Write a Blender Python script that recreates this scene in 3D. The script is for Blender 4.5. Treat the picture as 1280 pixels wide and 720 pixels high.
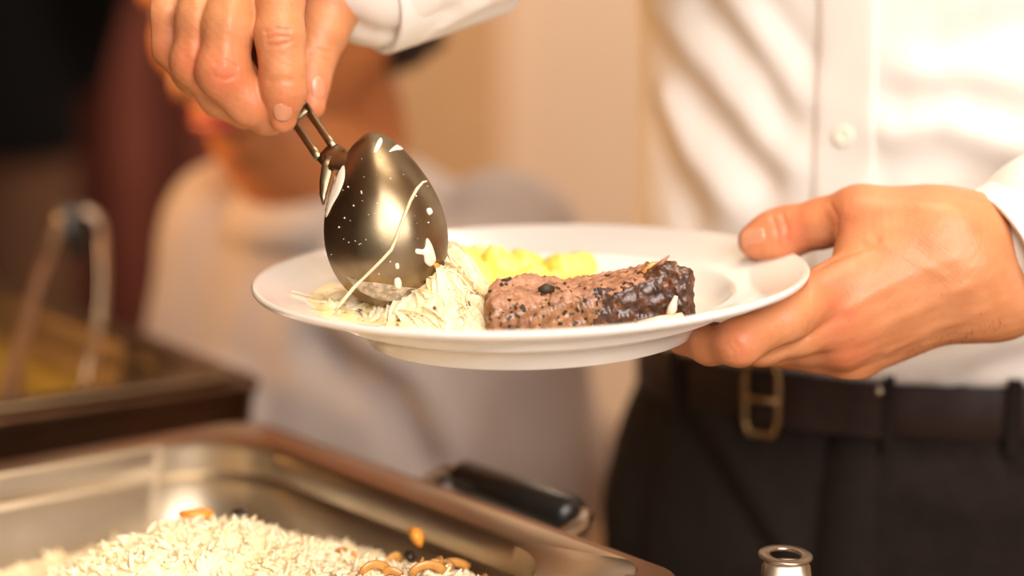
import bpy, bmesh, math, random
import numpy as np
import openvdb
from mathutils import Vector, Matrix
from mathutils.bvhtree import BVHTree

for o in list(bpy.data.objects):
    bpy.data.objects.remove(o)
SC = bpy.context.scene
COL = SC.collection
random.seed(7)
RNG = np.random.default_rng(7)
R = math.radians

# ------------------------------------------------------------------ camera
PITCH = R(10.0)
CAM = Vector((0.0, -0.985, 1.174))
cd = bpy.data.cameras.new('camera')
cam = bpy.data.objects.new('camera', cd)
COL.objects.link(cam)
cam.location = CAM
cam.rotation_euler = (math.pi / 2 - PITCH, 0, 0)
cd.lens = 70
cd.sensor_width = 36
cd.clip_start = 0.02
cd.clip_end = 60
cd.dof.use_dof = True
cd.dof.focus_distance = 0.955
cd.dof.aperture_fstop = 2.3
SC.camera = cam

# ------------------------------------------------------------------ world, exposure
SC.view_settings.view_transform = 'Standard'
SC.view_settings.look = 'None'
SC.view_settings.gamma = 1
SC.view_settings.use_curve_mapping = False
SC.view_settings.exposure = 0.36
W = bpy.data.worlds.new('hall_air')
SC.world = W
W.use_nodes = True
W.node_tree.nodes['Background'].inputs[0].default_value = (1.0, 0.83, 0.67, 1)
W.node_tree.nodes['Background'].inputs[1].default_value = 0.24


def area(name, loc, target, sx, sy, power, col, spread=None):
    l = bpy.data.lights.new(name, 'AREA')
    l.shape = 'RECTANGLE'
    l.size = sx
    l.size_y = sy
    l.energy = power
    if spread: l.spread = R(spread)
    l.color = col
    o = bpy.data.objects.new(name, l)
    COL.objects.link(o)
    o.location = loc
    o.rotation_euler = (Vector(target) - Vector(loc)).to_track_quat('-Z', 'Y').to_euler()
    return o


# added fill behind the photographer for bounced flash, ceiling lamps, a warm wall lamp on the left
area('front_fill_light', (0.85, -2.5, 2.15), (0.1, 0.1, 1.0), 1.9, 1.4, 98, (1.0, 0.935, 0.875))
area('ceiling_lamp_light', (0.3, -0.2, 2.72), (0.3, 0.0, 0), 1.1, 0.7, 24, (1.0, 0.84, 0.64))
area('hall_lamp_light', (0.75, 2.1, 2.70), (0.75, 2.3, 0), 1.4, 0.8, 40, (1.0, 0.82, 0.64))
area('warm_wall_lamp_light', (-1.30, 0.60, 1.36), (-0.25, 0.56, 1.12), 0.25, 0.25, 1.0, (1.0, 0.50, 0.16), 32)

# ------------------------------------------------------------------ helpers
K = 36.0 / 70.0 / 1280.0
FWD = np.array((0, math.cos(PITCH), -math.sin(PITCH)))
UPV = np.array((0, math.sin(PITCH), math.cos(PITCH)))
RGT = np.array((1.0, 0, 0))
CN = np.array(CAM)


def U(px, py, d):
    """point of the place that lies at depth d along the line of sight through a pixel"""
    return CN + d * (FWD + (px - 640) * K * RGT + (360 - py) * K * UPV)


def ray_dir(px, py):
    v = FWD + (px - 640) * K * RGT + (360 - py) * K * UPV
    return Vector(v / np.linalg.norm(v))


def link(o, parent=None):
    COL.objects.link(o)
    if parent is not None:
        o.parent = parent
    return o


def tag(o, label=None, cat=None, group=None, kind=None):
    if label: o['label'] = label
    if cat: o['category'] = cat
    if group: o['group'] = group
    if kind: o['kind'] = kind
    return o


def empty(name, loc=(0, 0, 0)):
    o = bpy.data.objects.new(name, None)
    o.empty_display_size = 0.05
    o.location = loc
    return link(o)


def mk(name, V, F, mat, parent=None, smooth=True, keep_world=True):
    """one mesh object from world coordinates; a parent Empty's offset is taken out"""
    V = np.asarray(V, dtype=np.float32).reshape(-1, 3)
    me = bpy.data.meshes.new(name)
    if isinstance(F, np.ndarray) and F.ndim == 2:
        n, k = F.shape
        me.vertices.add(len(V))
        me.vertices.foreach_set('co', V.ravel())
        me.loops.add(n * k)
        me.loops.foreach_set('vertex_index', F.astype(np.int32).ravel())
        me.polygons.add(n)
        me.polygons.foreach_set('loop_start', np.arange(0, n * k, k, dtype=np.int32))
        me.update(calc_edges=True)
    else:
        me.from_pydata(V.tolist(), [], [tuple(int(i) for i in f) for f in F])
    me.polygons.foreach_set('use_smooth', [smooth] * len(me.polygons))
    me.materials.append(mat)
    me.update()
    o = bpy.data.objects.new(name, me)
    link(o, parent)
    if parent is not None and keep_world:
        p, off = parent, Vector((0, 0, 0))
        while p is not None:
            off += p.location
            p = p.parent
        if off.length > 0:
            me.transform(Matrix.Translation(-off))
    return o


class MB:
    """collects shapes for one mesh"""
    def __init__(s):
        s.v, s.f = [], []

    def add(s, V, F):
        b = len(s.v)
        s.v += [tuple(p) for p in V]
        s.f += [tuple(i + b for i in f) for f in F]
        return s

    def loft(s, rings, cap0=True, cap1=True, closed=True):
        n = len(rings[0])
        V = [p for r in rings for p in r]
        F = []
        for i in range(len(rings) - 1):
            for j in range(n if closed else n - 1):
                k = (j + 1) % n
                F.append((i * n + j, i * n + k, (i + 1) * n + k, (i + 1) * n + j))
        if cap0: F.append(tuple(reversed(range(n))))
        if cap1: F.append(tuple((len(rings) - 1) * n + j for j in range(n)))
        return s.add(V, F)

    def tube(s, pts, rad, n=10, flat=None, cap=True):
        """round (or flat: (ru, rv) with an up vector) sweep along a polyline"""
        pts = [Vector(p) for p in pts]
        if not hasattr(rad, '__len__'): rad = [rad] * len(pts)
        rings = []
        ref = Vector(flat) if flat is not None else None
        for i, p in enumerate(pts):
            t = (pts[min(i + 1, len(pts) - 1)] - pts[max(i - 1, 0)]).normalized()
            if ref is None:
                ref = t.orthogonal()
            a = (ref - t * ref.dot(t)).normalized()
            if flat is None: ref = a
            b = t.cross(a)
            r = rad[i]
            ra, rb = r if hasattr(r, '__len__') else (r, r)
            rings.append([p + a * (ra * math.cos(q)) + b * (rb * math.sin(q))
                          for q in [2 * math.pi * j / n for j in range(n)]])
        return s.loft(rings, cap, cap)

    def box(s, lo, hi, M=None):
        V = [Vector((x, y, z)) for x in (lo[0], hi[0]) for y in (lo[1], hi[1]) for z in (lo[2], hi[2])]
        if M is not None: V = [M @ v for v in V]
        return s.add(V, [(0, 1, 3, 2), (4, 6, 7, 5), (0, 4, 5, 1), (2, 3, 7, 6), (0, 2, 6, 4), (1, 5, 7, 3)])

    def lathe(s, prof, n=96, M=None):
        rings = []
        for r, z in prof:
            ring = [Vector((r * math.cos(2 * math.pi * j / n), r * math.sin(2 * math.pi * j / n), z)) for j in range(n)]
            rings.append([M @ p for p in ring] if M is not None else ring)
        return s.loft(rings, False, False)

    def build(s, name, mat, parent=None, smooth=True, bevel=0.0, auto=None):
        o = mk(name, s.v, s.f, mat, parent, smooth)
        bm = bmesh.new()
        bm.from_mesh(o.data)
        bmesh.ops.remove_doubles(bm, verts=bm.verts, dist=1e-6)
        bmesh.ops.recalc_face_normals(bm, faces=bm.faces)
        if bevel > 0:
            es = [e for e in bm.edges if len(e.link_faces) == 2 and e.calc_face_angle(0) > 0.6]
            bmesh.ops.bevel(bm, geom=es, offset=bevel, segments=2, affect='EDGES', profile=0.6)
        bm.to_mesh(o.data)
        bm.free()
        if auto is not None:
            o.data.polygons.foreach_set('use_smooth', [True] * len(o.data.polygons))
            o.data.set_sharp_from_angle(angle=auto)
        else:
            o.data.polygons.foreach_set('use_smooth', [smooth] * len(o.data.polygons))
        return o


# ---- signed distance modelling -------------------------------------------------
def smin(a, b, k):
    if k <= 0: return np.minimum(a, b)
    h = np.maximum(k - np.abs(a - b), 0) / k
    return np.minimum(a, b) - h * h * k * 0.25


class Grid:
    def __init__(s, lo, hi, res):
        s.lo = np.array(lo, dtype=float)
        s.res = res
        s.n = np.ceil((np.array(hi) - s.lo) / res).astype(int) + 1
        s.ax = [(s.lo[i] + np.arange(s.n[i]) * res).astype(np.float32) for i in range(3)]

    def new(s):
        return np.full(s.n, 1.0, np.float32)

    def sl(s, lo, hi):
        a = np.clip(np.floor((np.array(lo) - s.lo) / s.res).astype(int), 0, s.n)
        b = np.clip(np.ceil((np.array(hi) - s.lo) / s.res).astype(int) + 1, 0, s.n)
        return tuple(slice(a[i], b[i]) for i in range(3))

    def xyz(s, sl=None):
        if sl is None: sl = (slice(None),) * 3
        return (s.ax[0][sl[0]][:, None, None], s.ax[1][sl[1]][None, :, None], s.ax[2][sl[2]][None, None, :])

    def cone(s, arr, a, b, ra, rb, k=0.004, marg=0.02):
        a = np.array(a, dtype=float); b = np.array(b, dtype=float)
        m = max(ra, rb) + marg
        sl = s.sl(np.minimum(a, b) - m, np.maximum(a, b) + m)
        x, y, z = s.xyz(sl)
        if min(len(x), y.shape[1], z.shape[2]) == 0: return
        ba = b - a
        L = max(float(ba @ ba), 1e-12)
        t = np.clip(((x - a[0]) * ba[0] + (y - a[1]) * ba[1] + (z - a[2]) * ba[2]) / L, 0, 1)
        d = np.sqrt((x - a[0] - t * ba[0]) ** 2 + (y - a[1] - t * ba[1]) ** 2 + (z - a[2] - t * ba[2]) ** 2) - (ra + (rb - ra) * t)
        arr[sl] = smin(arr[sl], d.astype(np.float32), k)

    def chain(s, arr, pts, rad, k=0.004):
        for i in range(len(pts) - 1):
            s.cone(arr, pts[i], pts[i + 1], rad[i], rad[i + 1], k)

    def ell(s, arr, c, r, k=0.004, Rm=None, cut=False, marg=0.03):
        """ellipsoid with half axes r along the columns of Rm"""
        c = np.array(c, dtype=float)
        m = max(r) + marg
        sl = s.sl(c - m, c + m)
        x, y, z = s.xyz(sl)
        if min(len(x), y.shape[1], z.shape[2]) == 0: return
        X, Y, Z = x - c[0], y - c[1], z - c[2]
        if Rm is None: Rm = np.eye(3)
        Rm = np.array(Rm)
        q = [X * Rm[0, i] + Y * Rm[1, i] + Z * Rm[2, i] for i in range(3)]
        k0 = np.sqrt(sum((q[i] / r[i]) ** 2 for i in range(3))) + 1e-9
        k1 = np.sqrt(sum((q[i] / r[i] ** 2) ** 2 for i in range(3))) + 1e-9
        d = (k0 * (k0 - 1) / k1).astype(np.float32)
        arr[sl] = -smin(-arr[sl], d, k) if cut else smin(arr[sl], d, k)

    def mesh(s, arr):
        g = openvdb.FloatGrid(1.0)
        g.copyFromArray(np.ascontiguousarray(arr, dtype=np.float32))
        P, Q = g.convertToQuads(0.0)
        V = P.astype(np.float64) * s.res + s.lo
        Q = Q.astype(np.int64)
        a, b, c, d = (V[Q[:, i]] for i in range(4))
        vol = np.einsum('ij,ij->i', a, np.cross(b, c)).sum() + np.einsum('ij,ij->i', a, np.cross(c, d)).sum()
        if vol < 0: Q = Q[:, ::-1]
        return V, Q


def vnorm(V, Q):
    n = np.cross(V[Q[:, 2]] - V[Q[:, 0]], V[Q[:, 3]] - V[Q[:, 1]])
    N = np.zeros_like(V)
    for i in range(4): np.add.at(N, Q[:, i], n)
    return N / (np.linalg.norm(N, axis=1, keepdims=True) + 1e-12)


def relax(V, Q, it=2, w=0.5):
    for _ in range(it):
        S = np.zeros_like(V); C = np.zeros(len(V))
        for i in range(4):
            np.add.at(S, Q[:, i], V[Q[:, (i + 1) % 4]] + V[Q[:, (i - 1) % 4]])
            np.add.at(C, Q[:, i], 2)
        V = V + w * (S / np.maximum(C, 1)[:, None] - V)
    return V


def bvh(V, Q):
    return BVHTree.FromPolygons([Vector(p) for p in V], [tuple(int(i) for i in q) for q in Q])


def hit(tree, px, py):
    h = tree.ray_cast(CAM, ray_dir(px, py))
    return h[0], h[1]


def polydist(V, pts):
    d = np.full(len(V), 9.0)
    pts = [np.array(p) for p in pts]
    for a, b in zip(pts[:-1], pts[1:]):
        ba = b - a
        t = np.clip((V - a) @ ba / max(ba @ ba, 1e-12), 0, 1)
        d = np.minimum(d, np.linalg.norm(V - a - t[:, None] * ba, axis=1))
    return d


def curve_pts(tree, pix, n=5):
    """pixel polyline dropped onto a surface"""
    out = []
    for (a, b) in zip(pix[:-1], pix[1:]):
        for i in range(n):
            t = i / n
            h, _ = hit(tree, a[0] + (b[0] - a[0]) * t, a[1] + (b[1] - a[1]) * t)
            if h is not None: out.append(h)
    h, _ = hit(tree, *pix[-1])
    if h is not None: out.append(h)
    return out


def fold(V, N, tree, pix, w, amp):
    """push a ridge (amp > 0) or groove (amp < 0) along a line drawn on the surface"""
    pts = curve_pts(tree, pix)
    if len(pts) < 2: return V
    d = polydist(V, pts)
    m = d < 3 * w
    V = V.copy()
    V[m] += N[m] * (amp * np.exp(-(d[m] / w) ** 2))[:, None]
    return V


def rotz(a):
    return np.array([[math.cos(a), -math.sin(a), 0], [math.sin(a), math.cos(a), 0], [0, 0, 1]])


def rotx(a):
    return np.array([[1, 0, 0], [0, math.cos(a), -math.sin(a)], [0, math.sin(a), math.cos(a)]])


# ------------------------------------------------------------------ materials
def mat(name, col, rough=0.5, metal=0.0, col2=None, scale=20, detail=4, bump=0.0, bscale=None, bdist=0.001,
        sss=0.0, sssr=(1, .4, .2), ssc=0.004, coat=0.0, spec=None, mix=(0.35, 0.65), stretch=None, trans=0.0,
        sheen=0.0, rough2=None, attr=None, attrcol=None, ior=None, thin=0.0):
    m = bpy.data.materials.new(name)
    m.use_nodes = True
    nt = m.node_tree
    b = nt.nodes['Principled BSDF']
    I = b.inputs
    I['Base Color'].default_value = (*col, 1)
    I['Roughness'].default_value = rough
    I['Metallic'].default_value = metal
    if spec is not None: I['Specular IOR Level'].default_value = spec
    if ior: I['IOR'].default_value = ior
    if sss:
        I['Subsurface Weight'].default_value = sss
        I['Subsurface Radius'].default_value = sssr
        I['Subsurface Scale'].default_value = ssc
    if coat:
        I['Coat Weight'].default_value = coat
        I['Coat Roughness'].default_value = 0.08
    if sheen: I['Sheen Weight'].default_value = sheen
    if trans: I['Transmission Weight'].default_value = trans
    tc = nt.nodes.new('ShaderNodeTexCoord')
    src = tc.outputs['Object']
    if stretch:
        mp = nt.nodes.new('ShaderNodeMapping')
        mp.inputs['Scale'].default_value = stretch
        nt.links.new(src, mp.inputs['Vector'])
        src = mp.outputs['Vector']

    def noise(sc, det=detail):
        n = nt.nodes.new('ShaderNodeTexNoise')
        n.inputs['Scale'].default_value = sc
        n.inputs['Detail'].default_value = det
        nt.links.new(src, n.inputs['Vector'])
        return n
    outc = None
    if col2 is not None:
        n = noise(scale)
        r = nt.nodes.new('ShaderNodeValToRGB')
        r.color_ramp.elements[0].position = mix[0]
        r.color_ramp.elements[1].position = mix[1]
        r.color_ramp.elements[0].color = (*col, 1)
        r.color_ramp.elements[1].color = (*col2, 1)
        nt.links.new(n.outputs['Fac'], r.inputs['Fac'])
        outc = r.outputs['Color']
        if rough2 is not None:
            mr = nt.nodes.new('ShaderNodeMapRange')
            mr.inputs['From Min'].default_value = mix[0]
            mr.inputs['From Max'].default_value = mix[1]
            mr.inputs['To Min'].default_value = rough
            mr.inputs['To Max'].default_value = rough2
            nt.links.new(n.outputs['Fac'], mr.inputs['Value'])
            nt.links.new(mr.outputs['Result'], I['Roughness'])
    if attr:
        a = nt.nodes.new('ShaderNodeAttribute')
        a.attribute_name = attr
        mx = nt.nodes.new('ShaderNodeMix')
        mx.data_type = 'RGBA'
        nt.links.new(a.outputs['Fac'], mx.inputs['Factor'])
        if outc is not None: nt.links.new(outc, mx.inputs['A'])
        else: mx.inputs['A'].default_value = (*col, 1)
        mx.inputs['B'].default_value = (*attrcol, 1)
        outc = mx.outputs['Result']
    if outc is not None: nt.links.new(outc, I['Base Color'])
    if thin:                                                # soft light through thin moist shreds and grains
        tl = nt.nodes.new('ShaderNodeBsdfTranslucent')
        tl.inputs['Color'].default_value = (*col, 1)
        if outc is not None: nt.links.new(outc, tl.inputs['Color'])
        ms = nt.nodes.new('ShaderNodeMixShader')
        ms.inputs[0].default_value = thin
        nt.links.new(b.outputs[0], ms.inputs[1])
        nt.links.new(tl.outputs[0], ms.inputs[2])
        nt.links.new(ms.outputs[0], nt.nodes['Material Output'].inputs['Surface'])
    if bump:
        n = noise(bscale or scale, 5)
        bp = nt.nodes.new('ShaderNodeBump')
        bp.inputs['Strength'].default_value = bump
        bp.inputs['Distance'].default_value = bdist
        nt.links.new(n.outputs['Fac'], bp.inputs['Height'])
        nt.links.new(bp.outputs['Normal'], I['Normal'])
    return m


M = {}
M['wall_cream'] = mat('cream_plaster', (0.68, 0.50, 0.35), 0.85, col2=(0.71, 0.53, 0.38), scale=3, bump=0.15, bscale=60)
M['wall_shaded'] = mat('shaded_plaster', (0.56, 0.33, 0.16), 0.85, col2=(0.60, 0.36, 0.18), scale=3, bump=0.15, bscale=60)  # plaster darkened to tan for a wall face lit differently
M['wall_dark'] = mat('dark_brown_panelling', (0.07, 0.028, 0.014), 0.6, col2=(0.10, 0.04, 0.02), scale=4, stretch=(6, 6, 0.6))
M['floor'] = mat('brown_parquet', (0.16, 0.075, 0.03), 0.4, col2=(0.24, 0.12, 0.05), scale=6, stretch=(8, 1, 1))
M['ceiling'] = mat('warm_ceiling_paint', (0.55, 0.40, 0.26), 0.9, col2=(0.58, 0.43, 0.28), scale=2)
M['base'] = mat('baseboard_wood', (0.12, 0.055, 0.025), 0.5, col2=(0.16, 0.07, 0.03), scale=8)
M['curtain'] = mat('maroon_curtain', (0.15, 0.036, 0.018), 0.9, col2=(0.18, 0.044, 0.026), scale=5)
M['skin'] = mat('skin', (0.52, 0.205, 0.085), 0.44, col2=(0.59, 0.25, 0.112), scale=60, sss=0.18, ssc=0.006,
                sssr=(1, .35, .18), bump=0.25, bscale=900, bdist=0.0006, attr='flush', attrcol=(0.54, 0.115, 0.052), spec=0.4)
M['skin_dark'] = mat('darker_skin', (0.42, 0.145, 0.045), 0.5, col2=(0.46, 0.165, 0.055), scale=30, sss=0.12, ssc=0.006,
                    sssr=(1, .35, .18))  # darker, browner skin tone of the other guests
M['lips'] = mat('lips', (0.42, 0.07, 0.05), 0.45)
M['nail'] = mat('fingernail', (0.55, 0.225, 0.125), 0.34, col2=(0.58, 0.245, 0.14), scale=80, coat=0.3)
M['shirt'] = mat('white_shirt_cotton', (0.74, 0.685, 0.635), 0.85, col2=(0.76, 0.705, 0.655), scale=8, bump=0.12, bscale=1500,
                 bdist=0.0004, sheen=0.15, sss=0.05, sssr=(1, .8, .6), ssc=0.004)
M['button'] = mat('pearl_button', (0.82, 0.76, 0.62), 0.25, col2=(0.86, 0.80, 0.68), scale=90, coat=0.4)
M['trousers'] = mat('charcoal_trousers', (0.0100, 0.0064, 0.0046), 1.0, spec=0.2, col2=(0.0130, 0.0085, 0.0063), scale=120, bump=0.2,
                    bscale=900, bdist=0.0004)
M['belt'] = mat('brown_leather', (0.012, 0.0042, 0.0026), 0.6, spec=0.25, col2=(0.017, 0.006, 0.0036), scale=60, bump=0.2, bscale=400)
M['brass'] = mat('antique_brass', (0.26, 0.16, 0.075), 0.42, 1.0, col2=(0.30, 0.19, 0.09), scale=60)
M['steel'] = mat('stainless_steel', (0.42, 0.345, 0.265), 0.30, 1.0, col2=(0.48, 0.40, 0.31), scale=30, bump=0.04, bscale=300)
M['steel_pan'] = mat('used_steel_pan', (0.54, 0.47, 0.37), 0.28, 1.0, col2=(0.45, 0.37, 0.27), scale=14, rough2=0.40, bump=0.05, bscale=120)
M['steel_dim'] = mat('darkened_steel_pan', (0.26, 0.19, 0.12), 0.38, 1.0, col2=(0.20, 0.14, 0.085), scale=14, rough2=0.48)  # pan steel darkened in place of a darker reflection
M['steel_spoon'] = mat('polished_spoon_steel', (0.29, 0.22, 0.135), 0.26, 1.0, col2=(0.20, 0.15, 0.09), scale=45, rough2=0.40, bump=0.05, bscale=90)
M['frame'] = mat('brown_reflection_frame', (0.20, 0.105, 0.058), 0.34, 1.0, col2=(0.25, 0.135, 0.078), scale=20, rough2=0.38)  # brown tint carries the reflection of dark brown surroundings
M['frame_dark'] = mat('dark_reflection_frame', (0.085, 0.042, 0.024), 0.40, 1.0, col2=(0.115, 0.06, 0.034), scale=20, rough2=0.4)  # frame metal darkened further to carry the dark maroon reflection
M['bakelite'] = mat('black_bakelite', (0.012, 0.010, 0.009), 0.35, col2=(0.018, 0.015, 0.013), scale=40)
M['plate'] = mat('white_porcelain', (0.84, 0.80, 0.755), 0.16, col2=(0.85, 0.81, 0.765), scale=5, coat=0.5, sss=0.05,
                 sssr=(1, .9, .8), ssc=0.003)
M['cloth'] = mat('white_tablecloth', (0.72, 0.66, 0.58), 0.9, col2=(0.74, 0.68, 0.60), scale=10, bump=0.1, bscale=800)
M['table'] = mat('table_wood', (0.22, 0.11, 0.05), 0.5, col2=(0.28, 0.15, 0.07), scale=6, stretch=(1, 6, 6))
M['kraut_core'] = mat('sauerkraut_core', (0.93, 0.80, 0.50), 0.4, col2=(0.90, 0.70, 0.32), scale=80, coat=0.2)
M['kraut'] = mat('sauerkraut_shreds', (0.97, 0.89, 0.68), 0.40, col2=(0.93, 0.75, 0.38), scale=55, coat=0.15, mix=(0.50, 0.74), thin=0.42)
M['residue'] = mat('milky_residue', (0.72, 0.63, 0.52), 0.4, col2=(0.78, 0.70, 0.58), scale=200, coat=0.3)
M['carrot'] = mat('carrot', (0.75, 0.25, 0.02), 0.4, col2=(0.80, 0.34, 0.04), scale=120, sss=0.2, sssr=(1, .4, .1))
M['seed'] = mat('caraway_seed', (0.10, 0.04, 0.012), 0.5, col2=(0.22, 0.09, 0.03), scale=300)
M['potato'] = mat('yellow_potato', (0.80, 0.62, 0.085), 0.42, col2=(0.85, 0.70, 0.18), scale=50, sss=0.3, ssc=0.004,
                  sssr=(1, .8, .2), bump=0.2, bscale=150)
M['rice'] = mat('cooked_rice', (0.93, 0.75, 0.46), 0.5, col2=(0.94, 0.81, 0.58), scale=60)
M['raisin'] = mat('dark_raisin', (0.015, 0.008, 0.006), 0.35, col2=(0.03, 0.015, 0.008), scale=200)
M['onion'] = mat('fried_onion', (0.55, 0.24, 0.05), 0.4, col2=(0.66, 0.34, 0.09), scale=120, coat=0.3)
M['sauce'] = mat('yellow_sauce', (0.30, 0.17, 0.015), 0.35, col2=(0.36, 0.21, 0.025), scale=12, coat=0.5)
M['ceramic'] = mat('stoneware_glaze', (0.62, 0.52, 0.40), 0.3, col2=(0.56, 0.46, 0.34), scale=14, coat=0.3)
M['grey'] = mat('pale_grey_shirt', (0.40, 0.335, 0.305), 0.9, col2=(0.44, 0.37, 0.34), scale=12, sheen=0.2)
M['hair'] = mat('dark_brown_hair', (0.020, 0.010, 0.006), 0.6, col2=(0.035, 0.018, 0.010), scale=40, stretch=(1, 1, 0.2), bump=0.4, bscale=120)
M['black'] = mat('black_jacket_cloth', (0.003, 0.003, 0.003), 1.0, spec=0.1, col2=(0.004, 0.0035, 0.0035), scale=30)
M['brown'] = mat('brown_trouser_cloth', (0.075, 0.030, 0.012), 0.9, col2=(0.095, 0.04, 0.016), scale=20)
M['shoe'] = mat('black_shoe_leather', (0.012, 0.010, 0.009), 0.3, col2=(0.02, 0.016, 0.013), scale=50)
M['eye'] = mat('eyeball', (0.75, 0.72, 0.68), 0.15, col2=(0.78, 0.74, 0.70), scale=60)
M['bone'] = mat('gristle', (0.75, 0.52, 0.38), 0.35, col2=(0.82, 0.62, 0.47), scale=150, coat=0.3)
M['herb'] = mat('herb_fleck', (0.022, 0.010, 0.004), 0.6, col2=(0.045, 0.024, 0.008), scale=400)


# meat: pink-grey flesh, peppered brown crust; both coloured by what the meat is made of
def meat_mat(name, cols, sc, rough, coat):
    m = mat(name, cols[0], rough, sss=0.08, ssc=0.002, coat=coat, bump=0.7, bscale=260, bdist=0.0015)
    nt = m.node_tree
    b = nt.nodes['Principled BSDF']
    tc = [n for n in nt.nodes if n.type == 'TEX_COORD'][0]
    n1 = nt.nodes.new('ShaderNodeTexNoise')
    n1.inputs['Scale'].default_value = sc
    n1.inputs['Detail'].default_value = 6
    n1.inputs['Roughness'].default_value = 0.65
    nt.links.new(tc.outputs['Object'], n1.inputs['Vector'])
    r = nt.nodes.new('ShaderNodeValToRGB')
    cr = r.color_ramp
    cr.elements[0].position = 0.30
    cr.elements[0].color = (*cols[0], 1)
    cr.elements[1].position = 0.72
    cr.elements[1].color = (*cols[-1], 1)
    for i, c in enumerate(cols[1:-1]):
        e = cr.elements.new(0.30 + 0.42 * (i + 1) / (len(cols) - 1))
        e.color = (*c, 1)
    nt.links.new(n1.outputs['Fac'], r.inputs['Fac'])
    nt.links.new(r.outputs['Color'], b.inputs['Base Color'])
    return m


M['flesh'] = meat_mat('roast_flesh', [(0.17, 0.062, 0.026), (0.36, 0.165, 0.088), (0.47, 0.25, 0.15)], 130, 0.5, 0.1)
M['crust'] = meat_mat('peppered_crust', [(0.05, 0.018, 0.007), (0.20, 0.075, 0.022), (0.29, 0.13, 0.05), (0.40, 0.20, 0.09)], 190, 0.42, 0.35)
M['bark'] = meat_mat('dark_glazed_bark', [(0.010, 0.004, 0.003), (0.035, 0.010, 0.005), (0.10, 0.030, 0.010), (0.24, 0.085, 0.02)], 140, 0.34, 0.3)

# ------------------------------------------------------------------ the room
def slab(name, lo, hi, m):
    o = MB().box(lo, hi).build(name, m, smooth=False)
    return tag(o, kind='structure')


slab('floor', (-3.0, -3.6, -0.05), (3.2, 4.0, 0.0), M['floor'])
slab('ceiling', (-3.0, -3.6, 2.8), (3.2, 4.0, 2.85), M['ceiling'])
slab('wall_back', (-0.02, 3.30, 0.0), (3.2, 3.40, 2.8), M['wall_cream'])
slab('wall_back_left', (-3.0, 3.22, 0.0), (-0.02, 3.40, 2.8), M['wall_shaded'])
slab('wall_left', (-3.0, -3.6, 0.0), (-2.9, 3.22, 2.8), M['wall_dark'])
slab('wall_right', (3.1, -3.6, 0.0), (3.2, 3.30, 2.8), M['wall_cream'])
slab('baseboard_back', (0.0, 3.28, 0.0), (3.1, 3.30, 0.10), M['base'])
slab('baseboard_left', (-2.9, 3.20, 0.0), (-0.02, 3.22, 0.10), M['base'])

# maroon curtain over the left part of the far wall
def curtain():
    rings = []
    n = 150
    for z in (0.03, 0.8, 1.6, 2.4, 2.72):
        r = []
        for i in range(n):
            x = -2.85 + 2.37 * i / (n - 1)
            amp = 0.035 * (1 - 0.35 * z / 2.7)
            r.append((x, 3.10 + amp * math.sin(i * 0.62 + 0.8 * math.sin(i * 0.11)) + 0.01 * math.sin(i * 1.7), z))
        for i in reversed(range(n)):
            p = r[i]
            r.append((p[0], p[1] + 0.006, p[2]))
        rings.append(r)
    root = empty('curtain', (-1.8, 3.10, 0.0))
    tag(root, 'dark maroon curtain hanging in folds against the far wall', 'curtain')
    MB().loft(rings).build('curtain_fabric', M['curtain'], root)
    b = MB().tube([(-2.88, 3.10, 2.74), (-0.44, 3.10, 2.74)], 0.016, 12)
    b.build('curtain_rod', M['brass'], root)


curtain()

# ------------------------------------------------------------------ buffet table
TZ = 0.70                                   # table top height
TB = Matrix(((0.8, -0.6, 0, 0), (0.6, 0.8, 0, 0), (0, 0, 1, 0), (0, 0, 0, 1)))   # x: towards the guests, y: along the row


def table():
    root = empty('buffet_table', TB @ Vector((-0.29, 0.6, 0)))
    tag(root, 'long wooden buffet table hidden under a white cloth', 'table')
    MB().box((-0.69, -0.39, TZ - 0.032), (0.115, 1.69, TZ - 0.004), TB).build('table_top', M['table'], root, False, 0.003)
    for x in (-0.64, 0.05):
        for y in (-0.33, 1.62):
            MB().box((x, y, 0), (x + 0.05, y + 0.05, TZ - 0.032), TB).build('leg', M['table'], root, False, 0.004)
    # draped cloth: flat top, falls in folds nearly to the floor
    rings = []
    n = 260
    per = []
    x0, x1, y0, y1 = -0.693, 0.118, -0.393, 1.693
    L = 2 * (x1 - x0 + y1 - y0)
    for i in range(n):
        t = L * i / n
        if t < x1 - x0: p, q = (x0 + t, y0), (0, -1)
        elif t < x1 - x0 + y1 - y0: p, q = (x1, y0 + t - (x1 - x0)), (1, 0)
        elif t < 2 * (x1 - x0) + y1 - y0: p, q = (x1 - (t - (x1 - x0) - (y1 - y0)), y1), (0, 1)
        else: p, q = (x0, y1 - (t - 2 * (x1 - x0) - (y1 - y0))), (-1, 0)
        per.append((p, q, t))
    for z, a in ((TZ, 0.0), (TZ - 0.012, 0.15), (TZ - 0.1, 0.45), (TZ - 0.4, 0.9), (0.04, 1.25)):
        rings.append([TB @ Vector((p[0] + q[0] * a * (0.010 + 0.009 * math.sin(t * 42 + math.sin(t * 9))),
                                   p[1] + q[1] * a * (0.010 + 0.009 * math.sin(t * 42 + math.sin(t * 9))), z)) for p, q, t in per])
    o = MB().loft(rings, True, False).build('tablecloth', M['cloth'])
    tag(o, 'white tablecloth draped over the long buffet table', 'tablecloth')


table()


# ------------------------------------------------------------------ chafing dishes
def rrect(hx, hy, r, z, n=12):
    out = []
    for cx, cy, a0 in ((hx - r, hy - r, 0), (-hx + r, hy - r, 90), (-hx + r, -hy + r, 180), (hx - r, -hy + r, 270)):
        for i in range(n + 1):
            a = R(a0 + 90 * i / n)
            out.append((cx + r * math.cos(a), cy + r * math.sin(a), z))
    return out


def loft_local(rings, Mx):
    return [[Mx @ Vector(p) for p in r] for r in rings]


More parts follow.
